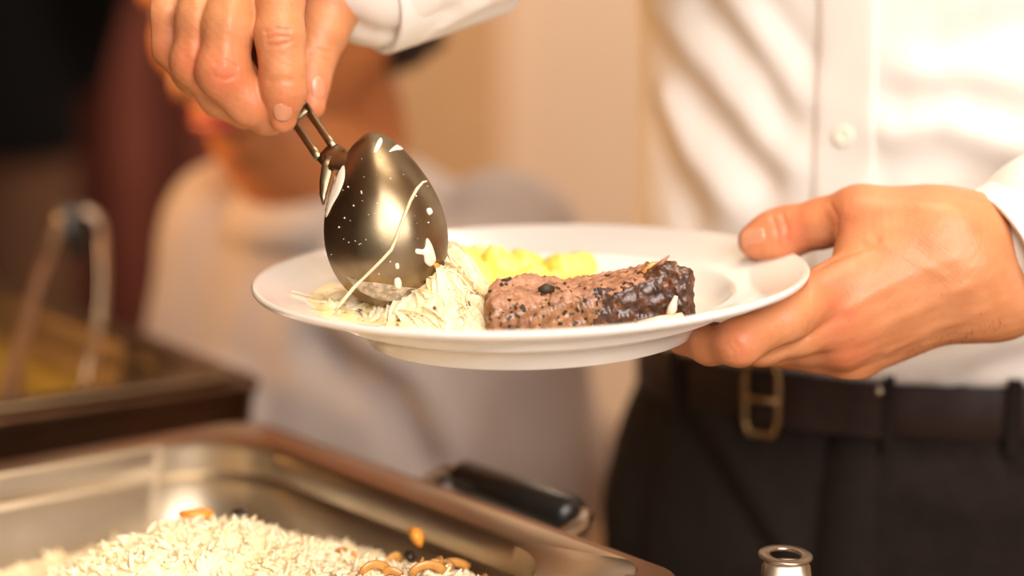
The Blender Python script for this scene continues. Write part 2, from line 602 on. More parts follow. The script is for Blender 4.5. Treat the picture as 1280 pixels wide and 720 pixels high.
def chafing_dish(center, ang, hx, hy, zr, label, plabel, handle_sides, fmat, pmat):
    """frame with legs and handles; the food pan that hangs in it is a thing of its own"""
    Mx = Matrix.Translation((center[0], center[1], 0)) @ Matrix.Rotation(ang, 4, 'Z')
    root = empty('chafing_dish', (center[0], center[1], TZ))
    tag(root, label, 'chafing dish')
    z = zr
    # frame: flange with rolled lip and skirt (inner opening hx-.03)
    rings = [rrect(hx - .012, hy - .012, .020, z - .062), rrect(hx - .006, hy - .006, .022, z - .030), rrect(hx - .003, hy - .003, .024, z - .008),
             rrect(hx, hy, .026, z - .006), rrect(hx, hy, .026, z - .0015), rrect(hx - .0015, hy - .0015, .025, z),
             rrect(hx - .027, hy - .027, .024, z), rrect(hx - .029, hy - .029, .024, z - .002), rrect(hx - .029, hy - .029, .024, z - .075),
             rrect(hx - .05, hy - .05, .03, z - .095), rrect(hx - .052, hy - .052, .03, z - .097), rrect(hx - .027, hy - .027, .026, z - .078),
             rrect(hx - .014, hy - .014, .020, z - .064)]
    b = MB().loft(loft_local(rings, Mx))
    # bottom of the water pan is closed by the loft caps
    b.build('water_pan', fmat, root, auto=R(35))
    for sx in (-1, 1):
        for sy in (-1, 1):
            x, y = sx * (hx - .035), sy * (hy - .035)
            MB().tube([Mx @ Vector((x, y, z - .07)), Mx @ Vector((x * 1.02, y * 1.02, z - .12)), Mx @ Vector((x * 1.04, y * 1.04, TZ + .001))],
                      [.012, .010, .012], 12).build('leg', M['steel'], root)
    for sd in handle_sides:
        hb = empty_part = None
        d = {'-x': (-1, 0), '+x': (1, 0), '-y': (0, -1), '+y': (0, 1)}[sd]
        h = hx if d[0] else hy
        t = Vector((-d[1], d[0], 0))
        c = Vector((d[0] * h, d[1] * h, z)) + t * (-.016)
        dv = Vector((d[0], d[1], 0))
        grip = MB()
        pts = [c + dv * .030 + t * s + Vector((0, 0, -.004)) for s in (-.062, -.058, .038, .042)]
        grip.tube([Mx @ p for p in pts], [(.007, .007), (.010, .011), (.010, .011), (.007, .007)], 12, flat=(0, 0, 1))
        g = grip.build('handle', M['bakelite'], root)
        for s in (-.072, .054):
            br = MB()
            e = .012 if s > 0 else -.012
            br.tube([Mx @ (c + dv * -.004 + t * s + Vector((0, 0, -.02))), Mx @ (c + dv * .014 + t * s + Vector((0, 0, -.010))),
                     Mx @ (c + dv * .026 + t * s + Vector((0, 0, -.006))), Mx @ (c + dv * .031 + t * (s - e * .2) + Vector((0, 0, -.004))),
                     Mx @ (c + dv * .030 + t * (s - e) + Vector((0, 0, -.004)))], .0052, 10)
            br.build('handle_bracket', M['steel'], g)
    # the food pan: own flange, stepped wall, rounded floor
    px, py = hx - .016, hy - .016
    ox, oy = hx - .040, hy - .040
    zt = z + .0045
    out = [rrect(ox - .03, oy - .03, .03, z - .066), rrect(ox - .012, oy - .012, .04, z - .060), rrect(ox + .002, oy + .002, .04, z - .002),
           rrect(px, py, .022, z + .001), rrect(px + .001, py + .001, .022, z + .003), rrect(px, py, .022, zt), rrect(ox + .004, oy + .004, .055, zt),
           rrect(ox, oy, .055, zt - .003), rrect(ox - .001, oy - .001, .055, zt - .018), rrect(ox - .0065, oy - .0065, .055, zt - .022),
           rrect(ox - .0085, oy - .0085, .055, zt - .050), rrect(ox - .014, oy - .014, .058, zt - .060), rrect(ox - .03, oy - .03, .035, z - .063)]
    p = MB().loft(loft_local(out, Mx)).build('food_pan', pmat, auto=R(50))
    tag(p, plabel, 'food pan')
    return Mx, ox, oy


ZR = 0.87
A1 = math.atan2(-0.62, -0.785)              # direction of the long side of the front dish
e2 = Vector((math.cos(A1), math.sin(A1), 0))
e1 = Vector((-e2.y, e2.x, 0))               # along its short end, towards the camera
FC = Vector((-0.166, 0.258, 0))             # far guest-side corner
HX, HY = 0.285, 0.207
fc = FC + e2 * HX + e1 * HY
MX1, ox1, oy1 = chafing_dish(fc, A1, HX, HY, ZR, 'steel chafing dish with brown-tinted rim and black handle holding the rice pan',
                             'steel food pan heaped with rice', ['-x'], M['frame'], M['steel_pan'])
A2 = R(215)
f2 = Vector((math.cos(A2), math.sin(A2), 0))
f1 = Vector((-f2.y, f2.x, 0))
RCo = Vector((-0.163, 0.345, 0))
H2X, H2Y = 0.192, 0.30
rc = RCo + f2 * H2X - f1 * H2Y
MX2, ox2, oy2 = chafing_dish(rc, A2, H2X, H2Y, ZR + .005, 'dark-tinted chafing dish under the tongs holding the yellow sauce pan',
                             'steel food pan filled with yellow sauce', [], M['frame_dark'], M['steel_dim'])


# yellow sauce in the rear pan
def sauce():
    n = 40
    V, F = [], []
    b = MB()
    rings = []
    zs = ZR - .024
    for k, s in enumerate((0.02, .2, .4, .6, .8, .95, 1.0)):
        ring = rrect((ox2 - .007) * s, (oy2 - .007) * s, .034 * s, 0)
        rings.append([MX2 @ Vector((x, y, zs + .002 * math.sin(40 * x + 3) * math.cos(33 * y) - (.001 if s == 1 else 0))) for x, y, _ in ring])
    low = [MX2 @ Vector((x, y, zs - .028)) for x, y, _ in rrect(ox2 - .010, oy2 - .010, .034, 0)]
    b.loft(rings + [low])
    o = b.build('sauce', M['sauce'])
    tag(o, 'smooth yellow sauce filling the rear pan', 'sauce', kind='stuff')


sauce()


# ------------------------------------------------------------------ rice
def noise2(x, y, s):
    return (math.sin(x * s + 1.3) * math.cos(y * s * 1.1 + .4) + .5 * math.sin(x * s * 2.3 + y * s * 1.7) + .35 * math.cos(y * s * 3.1 - x * s * 2.2 + 2))


def rice_h(u, v):
    """height over the table of the rice, u from the guest end, v from the far side of the pan"""
    base = ZR - .050
    h = .041 * math.exp(-(((u - .115) / .075) ** 2 + ((v - .175) / .085) ** 2))
    h += .034 * math.exp(-(((u - .30) / .13) ** 2 + ((v - .22) / .10) ** 2))
    h += .030 * math.exp(-(((u - .055) / .06) ** 2 + ((v - .300) / .07) ** 2))
    h += .012 * (1 / (1 + math.exp(-(v - .10) / .02)))
    return base + h + .0024 * noise2(u, v, 120) + .0012 * noise2(u + .3, v, 310)


def rice():
    nu, nv = 90, 60
    wu, wv = 2 * ox1 - .024, 2 * oy1 - .024
    V, F = [], []
    pos = lambda u, v, z: MX1 @ Vector((-ox1 + u, -oy1 + v, z))
    for i in range(nu + 1):
        for j in range(nv + 1):
            u = .012 + wu * i / nu
            v = .012 + wv * j / nv
            V.append(pos(u, v, rice_h(u, v) + .0004))
    for i in range(nu):
        for j in range(nv):
            a = i * (nv + 1) + j
            F.append((a, a + 1, a + nv + 2, a + nv + 1))
    V = [tuple(p) for p in V]
    # grains
    gv = []
    for t, r in ((-1, .25), (-.55, .9), (.3, 1.0), (1, .3)):
        for q in range(5):
            gv.append((t, r * math.cos(q * 1.2566), r * math.sin(q * 1.2566)))
    gv = np.array(gv)
    gf = [(i * 5 + j, i * 5 + (j + 1) % 5, (i + 1) * 5 + (j + 1) % 5, (i + 1) * 5 + j) for i in range(3) for j in range(5)]
    gf += [(4, 3, 2, 1, 0), (15, 16, 17, 18, 19)]
    for k in range(15000):
        u = .014 + (wu - .004) * random.random() ** 1.5
        v = .014 + (wv - .004) * random.random()
        z = rice_h(u, v)
        sc = np.array((random.uniform(.0032, .0050), .0014, .0014)) * random.uniform(.9, 1.15)
        q = Matrix.Rotation(random.uniform(0, 6.28), 3, 'Z') @ Matrix.Rotation(random.uniform(-1.0, .25), 3, 'Y')
        P = np.array(q) @ (gv * sc).T
        c = np.array(pos(u, v, z + random.uniform(-.001, .0022)))
        b = len(V)
        V += [tuple(p) for p in (P.T + c)]
        F += [tuple(i + b for i in f) for f in gf]
    o = mk('rice', V, F, M['rice'])
    tag(o, 'heap of cooked white rice in the front steel pan', 'rice', kind='stuff')
    # pieces in and beside the rice
    def lump(name, u, v, dz, r, m, label, cat, group=None):
        bm = bmesh.new()
        bmesh.ops.create_icosphere(bm, subdivisions=2, radius=1)
        ph = random.uniform(0, 6)
        rot = Matrix.Rotation(random.uniform(0, 6), 3, 'Z') @ Matrix.Rotation(random.uniform(-.5, .5), 3, 'X')
        for w in bm.verts:
            k = 1 + .22 * math.sin(3.1 * w.co.x + ph) * math.cos(2.7 * w.co.y + ph) + .08 * math.sin(9 * w.co.z + ph)
            w.co = rot @ Vector((w.co.x * r[0] * k, w.co.y * r[1] * k, w.co.z * r[2] * k))
        me = bpy.data.meshes.new(name)
        bm.to_mesh(me); bm.free()
        me.polygons.foreach_set('use_smooth', [True] * len(me.polygons))
        me.materials.append(m)
        ob = bpy.data.objects.new(name, me)
        ob.location = pos(u, v, rice_h(u, v) + dz)
        link(ob)
        tag(ob, label, cat, group)
        return ob
    lump('carrot_piece', .105, .143, .004, (.009, .006, .004), M['carrot'], 'orange carrot piece on the top of the rice heap', 'carrot')
    lump('raisin', .088, .160, .005, (.0042, .0036, .0034), M['raisin'], 'dark raisin at the top of the rice heap', 'raisin')
    lump('carrot_piece', .060, .215, .004, (.010, .007, .005), M['carrot'], 'orange carrot piece on the slope of the rice heap', 'carrot')
    lump('carrot_piece', .030, .238, .022, (.0045, .0035, .006), M['carrot'], 'small orange carrot bit stuck to the pan wall', 'carrot')
    lump('raisin', .036, .240, .010, (.0034, .0032, .0030), M['raisin'], 'dark raisin low by the pan wall', 'raisin')
    gl = mk('rice_grain', [tuple(np.array(pos(.0095, .290, ZR - .030)) + np.array(((p[0] * .0012, p[1] * .0014, p[2] * .0014 + p[0] * .004)))) for p in gv], gf, M['rice'])
    tag(gl, 'single rice grain stuck to the wall of the pan', 'rice grain')
    # fried onion strips in the hollow by the guest end
    for k in range(16):
        u = random.uniform(.022, .085)
        v = .225 + random.random() * .13
        z = rice_h(u, v) + .0015
        a = random.uniform(0, 6.28)
        ln = random.uniform(.008, .016)
        pts = []
        for i in range(7):
            t = i / 6 - .5
            pts.append(pos(u + ln * 2 * t * math.cos(a) * .5 + .003 * math.sin(3 * t + k), v + ln * 2 * t * math.sin(a) * .5,
                           z + .0045 * (1 - 4 * t * t) + .001))
        ob = MB().tube(pts, [(.0022, .0008)] * 7, 8, flat=(0, 0, 1)).build('fried_onion_strip', M['onion'])
        tag(ob, 'brown fried onion strip lying in the rice', 'onion', 'fried onion strips in the rice')


rice()


# ------------------------------------------------------------------ tongs in the rear dish
def tongs():
    top = U(98, 268, 1.50)
    lt = U(8, 540, 1.30)
    rt = U(95, 500, 1.42)
    lt[2] = ZR - .036; rt[2] = ZR - .036
    root = empty('serving_tongs', tuple((lt + rt) / 2))
    tag(root, 'steel serving tongs standing in the yellow sauce', 'tongs')
    top, lt, rt = Vector(top), Vector(lt), Vector(rt)
    side = Vector((1, 0, 0))
    for e, sg in ((lt, -1), (rt, 1)):
        a = top + side * (.017 * sg) + Vector((0, 0, -.012))
        pts = [a.lerp(e, t) + side * (sg * .008 * math.sin(math.pi * t)) for t in [i / 10 for i in range(11)]]
        rad = [(.0085, .0024)] * 4 + [(.0095, .0026)] * 2 + [(.011, .003), (.016, .0032), (.019, .0032), (.019, .003), (.012, .002)]
        MB().tube(pts, rad, 12, flat=(0, 1, .1)).build('arm', M['steel'], root)
    arc = [top + side * (.017 * math.cos(q)) + Vector((0, 0, -.012 + .016 * math.sin(q))) for q in [math.pi * i / 12 for i in range(13)]]
    MB().tube(arc, [(.0075, .002)] * 13, 10, flat=(0, 1, .1)).build('spring_bend', M['steel'], root)
    MB().tube([top + Vector((-.004, -.006, .008)), top + Vector((.001, -.006, -.03))], [(.012, .006), (.011, .005)], 12).build('grip_pad', M['bakelite'], root)


tongs()

# ------------------------------------------------------------------ the plate
PM = Matrix.Translation((0.009, 0, 1.009)) @ Matrix.Rotation(R(1.4), 4, 'X') @ Matrix.Rotation(R(-1.8), 4, 'Y')
PMn = np.array(PM)


def PLw(P):
    P = np.asarray(P, dtype=float).reshape(-1, 3)
    return P @ PMn[:3, :3].T + PMn[:3, 3]


def plate():
    prof = [(0.0, -27), (60, -27), (75, -27.5), (77.5, -31.0), (80, -31.5), (82.5, -30.8), (84.8, -27.0), (88, -22.8), (92, -20.6), (97.5, -19.2), (100.4, -17.8),
            (101.6, -14.6), (103, -13.4), (106, -12.2), (118, -8.8), (130, -5.6), (135.5, -4.2), (138.0, -3.2), (138.9, -1.8), (138.9, -.7), (138.2, .1), (137, .25),
            (135.5, -.15), (132, -1.4), (124, -3.8), (112, -7.4), (105.5, -9.4), (103.2, -9.6), (101.6, -10.3), (99.5, -12.4), (96, -16.0), (92, -19.0), (87, -20.8), (80, -21.6), (60, -22), (0.0, -22)]
    prof = [(max(r, .02) / 1000, z / 1000) for r, z in prof]
    o = MB().lathe(prof, 160, PM).build('dinner_plate', M['plate'], auto=R(40))
    o.data.transform(Matrix.Translation(-PM.translation))
    o.location = PM.translation
    tag(o, 'white porcelain dinner plate with stepped rim carrying the meal', 'plate')


plate()


def plate_z(x, y):
    r = math.hypot(x, y) * 1000
    return np.interp(r, [0, 80, 92, 96, 99.5, 103, 112, 124, 137], [-22, -21.6, -19, -16, -12.4, -9.6, -7.4, -3.8, 0]) / 1000


# ------------------------------------------------------------------ roast slice
def wob(V, s, seed):
    r = np.random.default_rng(seed)
    out = np.zeros(len(V))
    for k in range(9):
        w = r.normal(size=3) * s * (1 + .35 * k)
        out += np.sin(V @ w + r.uniform(0, 6)) / (1 + .5 * k)
    return out / 3


def meat():
    g = Grid((-.032, -.082, -.026), (.090, -.008, .024), .0011)
    x, y, z = g.xyz()
    xc = .028
    yc = -.046 + .008 * np.sin((x - .0) * 30) + 0 * y
    zt = np.interp(g.ax[0], [-.03, -.01, .02, .04, .055, .066, .08], [.0005, .0008, .0012, .0030, .0062, .0075, .0052])[:, None, None]
    zb = -.0205
    zc = (zt + zb) / 2
    hz = (zt - zb) / 2
    hy = np.interp(g.ax[0], [-.03, .0, .05, .08], [.0205, .0215, .020, .015])[:, None, None]
    r = .007
    qx = np.abs(x - xc) - (.0495 - r) + .10 * (z + .01) * np.sign(x - xc)
    qy = np.abs(y - yc) - (hy - r)
    qz = np.abs(z - zc) - (hz - r) + 0 * y
    d = np.sqrt(np.maximum(qx, 0) ** 2 + np.maximum(qy, 0) ** 2 + np.maximum(qz, 0) ** 2) + np.minimum(np.maximum(np.maximum(qx, qy), qz), 0) - r
    arr = np.broadcast_to(d, g.n).astype(np.float32).copy()
    g.chain(arr, [(.058, -.040, .002), (.066, -.046, .0055), (.073, -.05, .004)], [.006, .005, .005], .005)   # ridge at the browned end
    g.chain(arr, [(-.014, -.040, .000), (-.002, -.036, .0015), (.010, -.034, .001)], [.004, .0035, .003], .004)
    V, Q = g.mesh(arr)
    V = relax(V, Q, 1)
    N = vnorm(V, Q)
    amp = .0011 * wob(V, 260, 3) + .0008 * wob(V, 620, 4) + .00045 * wob(V, 1300, 5)
    V = V + N * amp[:, None]
    N = vnorm(V, Q)
    C = V[Q].mean(axis=1)
    FN = N[Q].mean(axis=1)
    w1 = wob(C, 150, 11) * .014 + wob(C, 420, 13) * .006
    w2 = wob(C, 240, 12) * .003
    bark = (C[:, 0] + w1 + .5 * np.clip(-C[:, 2] - .004, 0, .02) > .030) & ((FN[:, 1] < .4) | (C[:, 0] > .055))
    bark &= ~((FN[:, 2] > .75) & (C[:, 0] < .058 + w1))
    crust = ~bark & (FN[:, 1] < -.35) & (C[:, 2] + w2 < -.002)
    flesh = ~bark & ~crust
    root = empty('roast_meat_slice', tuple(PLw((.028, -.046, -.0205))[0]))
    tag(root, 'thick slice of roast meat with dark browned crust on the plate', 'meat')
    for nm, msk, m in (('flesh', flesh, M['flesh']), ('crust', crust, M['crust']), ('dark_bark', bark, M['bark'])):
        q = Q[msk]
        idx, inv = np.unique(q, return_inverse=True)
        mk(nm, PLw(V[idx]), inv.reshape(q.shape), m, root)
    tree = bvh(V, Q)
    # herb and pepper flecks stuck to the slice
    b = MB()
    for k in range(140):
        fx = random.uniform(-.020, .076)
        if random.random() < .9:
            h = tree.ray_cast(Vector((fx, -.12, random.uniform(-.018, .006))), Vector((0, 1, 0)))
        else:
            h = tree.ray_cast(Vector((fx, random.uniform(-.064, -.03), .05)), Vector((0, 0, -1)))
        if h[0] is None: continue
        p, n = h[0], h[1]
        s = random.uniform(.00025, .0008)
        t = n.orthogonal().normalized()
        t.rotate(Matrix.Rotation(random.uniform(0, 6.28), 3, n))
        u = n.cross(t)
        L = random.uniform(1, 2.2)
        V8 = [p + t * (s * L * i) + u * (s * j) + n * (s * .6 * kz) for i in (-1, 1) for j in (-1, 1) for kz in (-.6, .8)]
        b.add(PLw([tuple(v) for v in V8]), [(0, 1, 3, 2), (4, 6, 7, 5), (0, 4, 5, 1), (2, 3, 7, 6), (0, 2, 6, 4), (1, 5, 7, 3)])
    o = b.build('herb_flecks', M['herb'], root, False)
    o['kind'] = 'stuff'
    # torn fibres at the browned end, a pale shred and a pink piece at the foot
    def shred(name, pts, rad, m):
        pp = [Vector(PLw(p)[0]) for p in pts]
        MB().tube(pp, rad, 8, flat=(0, 0, 1)).build(name, m, root)
    shred('torn_fibre', [(.060, -.046, .008), (.063, -.048, .0115), (.0665, -.047, .0145)], [(.0016, .0012), (.0013, .001), (.0004, .0004)], M['flesh'])
    shred('torn_fibre', [(.054, -.046, .006), (.059, -.044, .0100), (.064, -.044, .0105)], [(.0018, .0014), (.0015, .001), (.0005, .0005)], M['onion'])
    shred('torn_fibre', [(.068, -.050, .006), (.069, -.051, .0100), (.0695, -.0515, .0115)], [(.001, .001), (.0008, .0008), (.0003, .0003)], M['crust'])
    shred('pale_shred', [(.064, -.0665, -.012), (.066, -.0675, -.007), (.068, -.0655, -.0015)], [(.0020, .0012), (.0024, .0012), (.0012, .0008)], M['bone'])
    shred('pink_fat', [(.050, -.0690, -.0155), (.060, -.0695, -.0140), (.071, -.0650, -.0125)], [(.0035, .0020), (.0042, .0024), (.003, .0018)], M['bone'])
    shred('dark_berry', [(.0035, -.0585, .0015), (.007, -.0585, .0022), (.011, -.0575, .0015)], [(.0016, .001), (.003, .0022), (.0018, .001)], M['herb'])


meat()


# ------------------------------------------------------------------ sauerkraut, potatoes
def kraut_h(x, y):
    h = .025 * math.exp(-(((x + .037) / .018) ** 2 + ((y + .014) / .024) ** 2))
    h += .020 * math.exp(-(((x + .052) / .024) ** 2 + ((y + .030) / .026) ** 2))
    h +=   .013 * math.exp(-(((x + .076) / .017) ** 2 + ((y + .012) / .030) ** 2))
    h += .010 * math.exp(-(((x + .035) / .020) ** 2 + ((y + .048) / .018) ** 2))
    return max(plate_z(x, y), -.0215) + h


def kraut():
    V, F = [], []
    nx, ny = 44, 44
    for i in range(nx + 1):
        for j in range(ny + 1):
            x = -.112 + .100 * i / nx
            y = -.075 + .105 * j / ny
            V.append((x, y, kraut_h(x, y) - .0004))
    F = [(i * (ny + 1) + j, (i + 1) * (ny + 1) + j, (i + 1) * (ny + 1) + j + 1, i * (ny + 1) + j + 1) for i in range(nx) for j in range(ny)]
    b = MB().add(PLw(V), F)
    cnt = 0
    while cnt < 480:
        x, y = random.uniform(-.106, -.018), random.uniform(-.068, .025)
        e = kraut_h(x, y) - plate_z(x, y)
        if e < .0035 or random.random() > e / .012 + .25: continue
        cnt += 1
        a = random.uniform(0, 6.28)
        L = random.uniform(.012, .030)
        cv = random.uniform(-110, 110)
        n = 8
        pts, px, py = [], x, y
        lift = random.uniform(0, .0014) if random.random() < .88 else random.uniform(.002, .005)
        wz = random.uniform(150, 330)
        for i in range(n):
            t = i / (n - 1)
            zz = kraut_h(px, py) + lift * math.sin(math.pi * t) + .0006 * math.sin(wz * t * L + cnt)
            zz = max(zz, plate_z(px, py) + .0012)
            pts.append((px, py, zz))
            px += math.cos(a) * L / n
            py += math.sin(a) * L / n
            a += cv * L / n
        wd = random.uniform(.0012, .0034)
        up = Vector((math.sin(a), -math.cos(a), 0)) + Vector((random.gauss(0, .3), random.gauss(0, .3), random.gauss(0, .35)))
        pw = [Vector(PLw(p)[0]) for p in pts]
        rings = []
        for i, p in enumerate(pw):
            t = (pw[min(i + 1, n - 1)] - pw[max(i - 1, 0)]).normalized()
            sd = (up - t * up.dot(t)).normalized()
            nn = t.cross(sd)
            if nn.z < 0: nn = -nn
            w_ = wd * (.35 if i in (0, n - 1) else 1)
            rings.append([p + sd * (w_ * q) + nn * (.0003 - .0007 * q * q) for q in (-1, -.5, 0, .5, 1)])
        b.loft(rings, False, False, closed=False)
    root = b.build('sauerkraut', M['kraut'])
    root.data.materials.append(M['kraut_core'])
    for pl in list(root.data.polygons)[:len(F)]: pl.material_index = 1
    tag(root, 'pale yellow heap of shredded sauerkraut on the plate below the spoon', 'sauerkraut', kind='stuff')
    for (x, y, a) in ((-.083, -.040, .4), (-.090, -.028, 1.2), (-.062, -.056, .3), (-.030, -.052, 2.), (-.046, -.056, 1.6)):
        z = kraut_h(x, y) + .0012
        pts = [(x - .0022 * math.cos(a), y - .0022 * math.sin(a), z), (x, y, z + .0008), (x + .0022 * math.cos(a), y + .0022 * math.sin(a), z)]
        MB().tube([Vector(PLw(p)[0]) for p in pts], [.0003, .0009, .0003], 6).build('caraway_seed', M['seed'], root)


kraut()


def potatoes():
    spots = [(-.030, .030, -.002, .013, .011, .010), (-.020, .020, -.010, .012, .010, .011), (-.008, .036, -.006, .014, .010, .010), (.006, .030, -.012, .013, .010, .010),
             (.004, .048, -.008, .015, .011, .010), (.024, .056, -.010, .014, .010, .009), (.034, .066, -.011, .010, .009, .0095), (-.036, .046, -.008, .014, .012, .012),
             (-.016, .056, -.010, .014, .012, .011), (.018, .036, -.014, .010, .009, .0075)]
    for i, (x, y, z, a, b_, c) in enumerate(spots):
        bm = bmesh.new()
        bmesh.ops.create_icosphere(bm, subdivisions=4, radius=1)
        rot = Matrix.Rotation(i * 1.1, 3, 'Z') @ Matrix.Rotation(.4 * math.sin(i * 2.2), 3, 'Y')
        for v in bm.verts:
            p = v.co
            s = max(abs(p.x) ** 3 + abs(p.y) ** 3 + abs(p.z) ** 3, 1e-6) ** (-1 / 3)
            p = p * (.55 + .45 * s)
            k = 1 + .10 * math.sin(3 * p.x + i) * math.cos(3.4 * p.y + 2 * i) + .05 * math.sin(7 * p.z + i) + .03 * math.sin(11 * p.x + 9 * p.y)
            v.co = rot @ Vector((p.x * a * k, p.y * b_ * k, p.z * c * k))
        me = bpy.data.meshes.new('potato_chunk')
        bm.to_mesh(me); bm.free()
        me.polygons.foreach_set('use_smooth', [True] * len(me.polygons))
        me.materials.append(M['potato'])
        o = bpy.data.objects.new('potato_chunk', me)
        o.location = PLw((x - .008, y, z - .0015 * (x > .0)))[0]
        link(o)
        tag(o, 'soft yellow potato chunk in the heap behind the roast slice', 'potato', 'yellow potato chunks on the plate')


potatoes()


# ------------------------------------------------------------------ serving spoon in the hand
def nrm(v):
    return v / np.linalg.norm(v)


SB0 = U(480, 272, 0.957)
SA = nrm(.150 * RGT - .985 * UPV - .10 * FWD)          # down the bowl
SN = nrm(-FWD - SA * ((-FWD) @ SA) + .10 * RGT)
SN = nrm(SN - SA * (SN @ SA))                             # out of the back of the bowl, towards the camera
SX = np.cross(SA, SN)
if SX[0] < 0: SX = -SX


def bowl_pt(th, rho, off=0.0):
    """th round the rim, rho 0..1 from centre to rim"""
    Lh, Wh = .0432, .0292
    a = -math.cos(th)
    wide = 1 + .24 * a - .10 * a * a
    q = Lh * a * rho
    w = Wh * math.sin(th) * wide * rho
    h = .0195 * (1 - rho ** 2.3) ** .8
    return SB0 + SA * q + SX * w + SN * (h + off - .006)


def spoon():
    grip = U(372, 138, 0.992)
    root = empty('serving_spoon', tuple(U(415, 200, .965)))
    tag(root, 'steel serving spoon held over the plate, its back smeared with cabbage', 'spoon')
    n, m = 96, 30
    rings = [[bowl_pt(2 * math.pi * j / n, max(math.sin(math.pi / 2 * i / m), .004), .0) for j in range(n)] for i in range(m + 1)]
    rings += [[bowl_pt(2 * math.pi * j / n, r, -.0012) for j in range(n)] for r in [math.sin(math.pi / 2 * i / m) * .985 + .003 for i in range(m, -1, -1)]]
    MB().loft(rings).build('bowl', M['steel_spoon'], root)
    # neck: rises from the upper left rim, bends back into a slotted flat handle
    def strip(pts, w, t, name, side, mt=M['steel_spoon']):
        return MB().tube([Vector(p) for p in pts], [(a, t) for a in w], 12, flat=Vector(side)).build(name, mt, root)
    side = nrm(U(425, 165, .965) - U(405, 180, .965))
    # slotted flat handle that bends at the neck onto the upper left rim of the bowl
    a = U(406, 188, .972); b = U(373, 141, .990)
    strip([a, U(413, 194, .970), U(422, 199, .9665), U(432, 203, .962), U(440, 206, .960)], [.0060, .0066, .0066, .0055, .003], .0013, 'neck', side)
    strip([U(414, 196, .968), U(409, 212, .966), U(406, 228, .965), U(404, 243, .964), U(404, 256, .962)], [.0034, .0030, .0026, .0018, .0006], .0009, 'neck_flange', RGT)
    for s in (-1, 1):
        pts = [a + (b - a) * t + side * (s * .0045) for t in (-.05, .2, .5, .8, 1.05)]
        strip(pts, [.0023, .0020, .0019, .0020, .0024], .0010, 'handle_rail', side)
    hp = [b + (a - b) * .12, b, U(352, 106, .999), U(326, 62, 1.006), U(306, 25, 1.014), U(287, -12, 1.024), U(270, -45, 1.034)]
    strip(hp, [.0060, .0062, .0064, .0068, .0074, .0078, .005], .0013, 'handle', side)
    # food stuck to the back of the bowl
    bt = BVHTree.FromPolygons(*[[Vector(p) for r in rings[:m + 1] for p in r],
                               [(i * n + j, i * n + (j + 1) % n, (i + 1) * n + (j + 1) % n, (i + 1) * n + j) for i in range(m) for j in range(n)]])
    def on(px, py, off=.0006):
        h = bt.ray_cast(CAM, ray_dir(px, py))
        if h[0] is None: return None
        nn = h[1] if h[1].dot(ray_dir(px, py)) < 0 else -h[1]
        return h[0] + nn * off
    def film(name, outline, thick=.0005, mt=M['residue']):
        cx = sum(p[0] for p in outline) / len(outline); cy = sum(p[1] for p in outline) / len(outline)
        rr = []
        for s, o_ in ((1.0, .0001), (.9, thick), (.5, thick * 1.3), (.06, thick * 1.4)):
            ring = []
            for p in outline:
                q = on(cx + (p[0] - cx) * s, cy + (p[1] - cy) * s, o_)
                if q is None: q = on(cx, cy, o_)
                if q is None: return
                ring.append(q)
            rr.append(ring)
        MB().loft(rr, False, True).build(name, mt, root)
    def dense(pts, k=4):
        out = []
        for i in range(len(pts)):
            a0, b0, c0, d0 = (np.array(pts[(i + j) % len(pts)], float) for j in (-1, 0, 1, 2))
            for t in [q / k for q in range(k)]:
                out.append(tuple(.5 * (2 * b0 + (c0 - a0) * t + (2 * a0 - 5 * b0 + 4 * c0 - d0) * t * t + (3 * b0 - a0 - 3 * c0 + d0) * t ** 3)))
        return out
    film('cabbage_film', dense([(423, 207), (430, 206), (431, 222), (425, 240), (415, 258), (408, 272), (406, 262), (412, 246), (418, 228)]))
    film('cabbage_blob', dense([(533, 298), (538, 303), (543, 318), (544, 327), (538, 333), (531, 328), (529, 319), (520, 317), (520, 311), (530, 311)]), .0011)
    film('cabbage_smear', dense([(486, 190), (494, 182), (503, 181), (505, 187), (496, 188)]), .0006)
    film('cabbage_drop', dense([(493, 349), (499, 347), (502, 354), (500, 361), (494, 359)]), .0010)
    film('cabbage_drop', dense([(494, 330), (498, 329), (499, 335), (495, 336)]), .0006)
    film('cabbage_drop', dense([(533, 262), (537, 260), (540, 266), (536, 269)]), .0008)
    film('cabbage_smear', dense([(471, 178), (476, 172), (478, 178), (472, 189), (467, 190)]), .0005)
    film('milky_film', dense([(434, 345), (445, 351), (470, 353), (500, 358), (530, 362), (520, 371), (497, 376.5), (475, 374.5), (455, 367), (442, 357)]), .0002,
         mat('thin_milky_film', (0.52, 0.44, 0.35), 0.35, col2=(0.30, 0.24, 0.18), scale=350, mix=(.4, .6), metal=0.35))
    film('carrot_shred', dense([(542, 330), (547, 329), (551, 336), (549, 340), (544, 336)]), .0008, M['carrot'])
    for k in range(60):
        px, py = random.gauss(470, 34), random.gauss(265, 55)
        r = random.choice((.6, .7, .9, 1.5)) * .62
        if on(px - 4, py) is None or on(px + 4, py) is None or on(px, py - 4) is None or on(px, py + 4) is None: continue
        film('droplet', [(px + r * math.cos(q), py + r * 1.15 * math.sin(q)) for q in [2 * math.pi * i / 7 for i in range(7)]], .0004)
    # the long cabbage shred that hangs across the bowl down to the plate
    pts = [on(*p, .0009) for p in ((531, 228), (527, 229), (520, 237), (512, 252), (503, 275), (495, 298), (489, 312), (478, 324), (462, 340), (452, 350))]
    pts = [p for p in pts if p is not None]
    pts += [Vector(U(442, 360, .935)), Vector(U(432, 372, .933)), Vector(U(424, 382, .934)), Vector(U(419, 388, .936))]
    pts = [pts[0]] + [pts[i] for i in range(1, len(pts))]
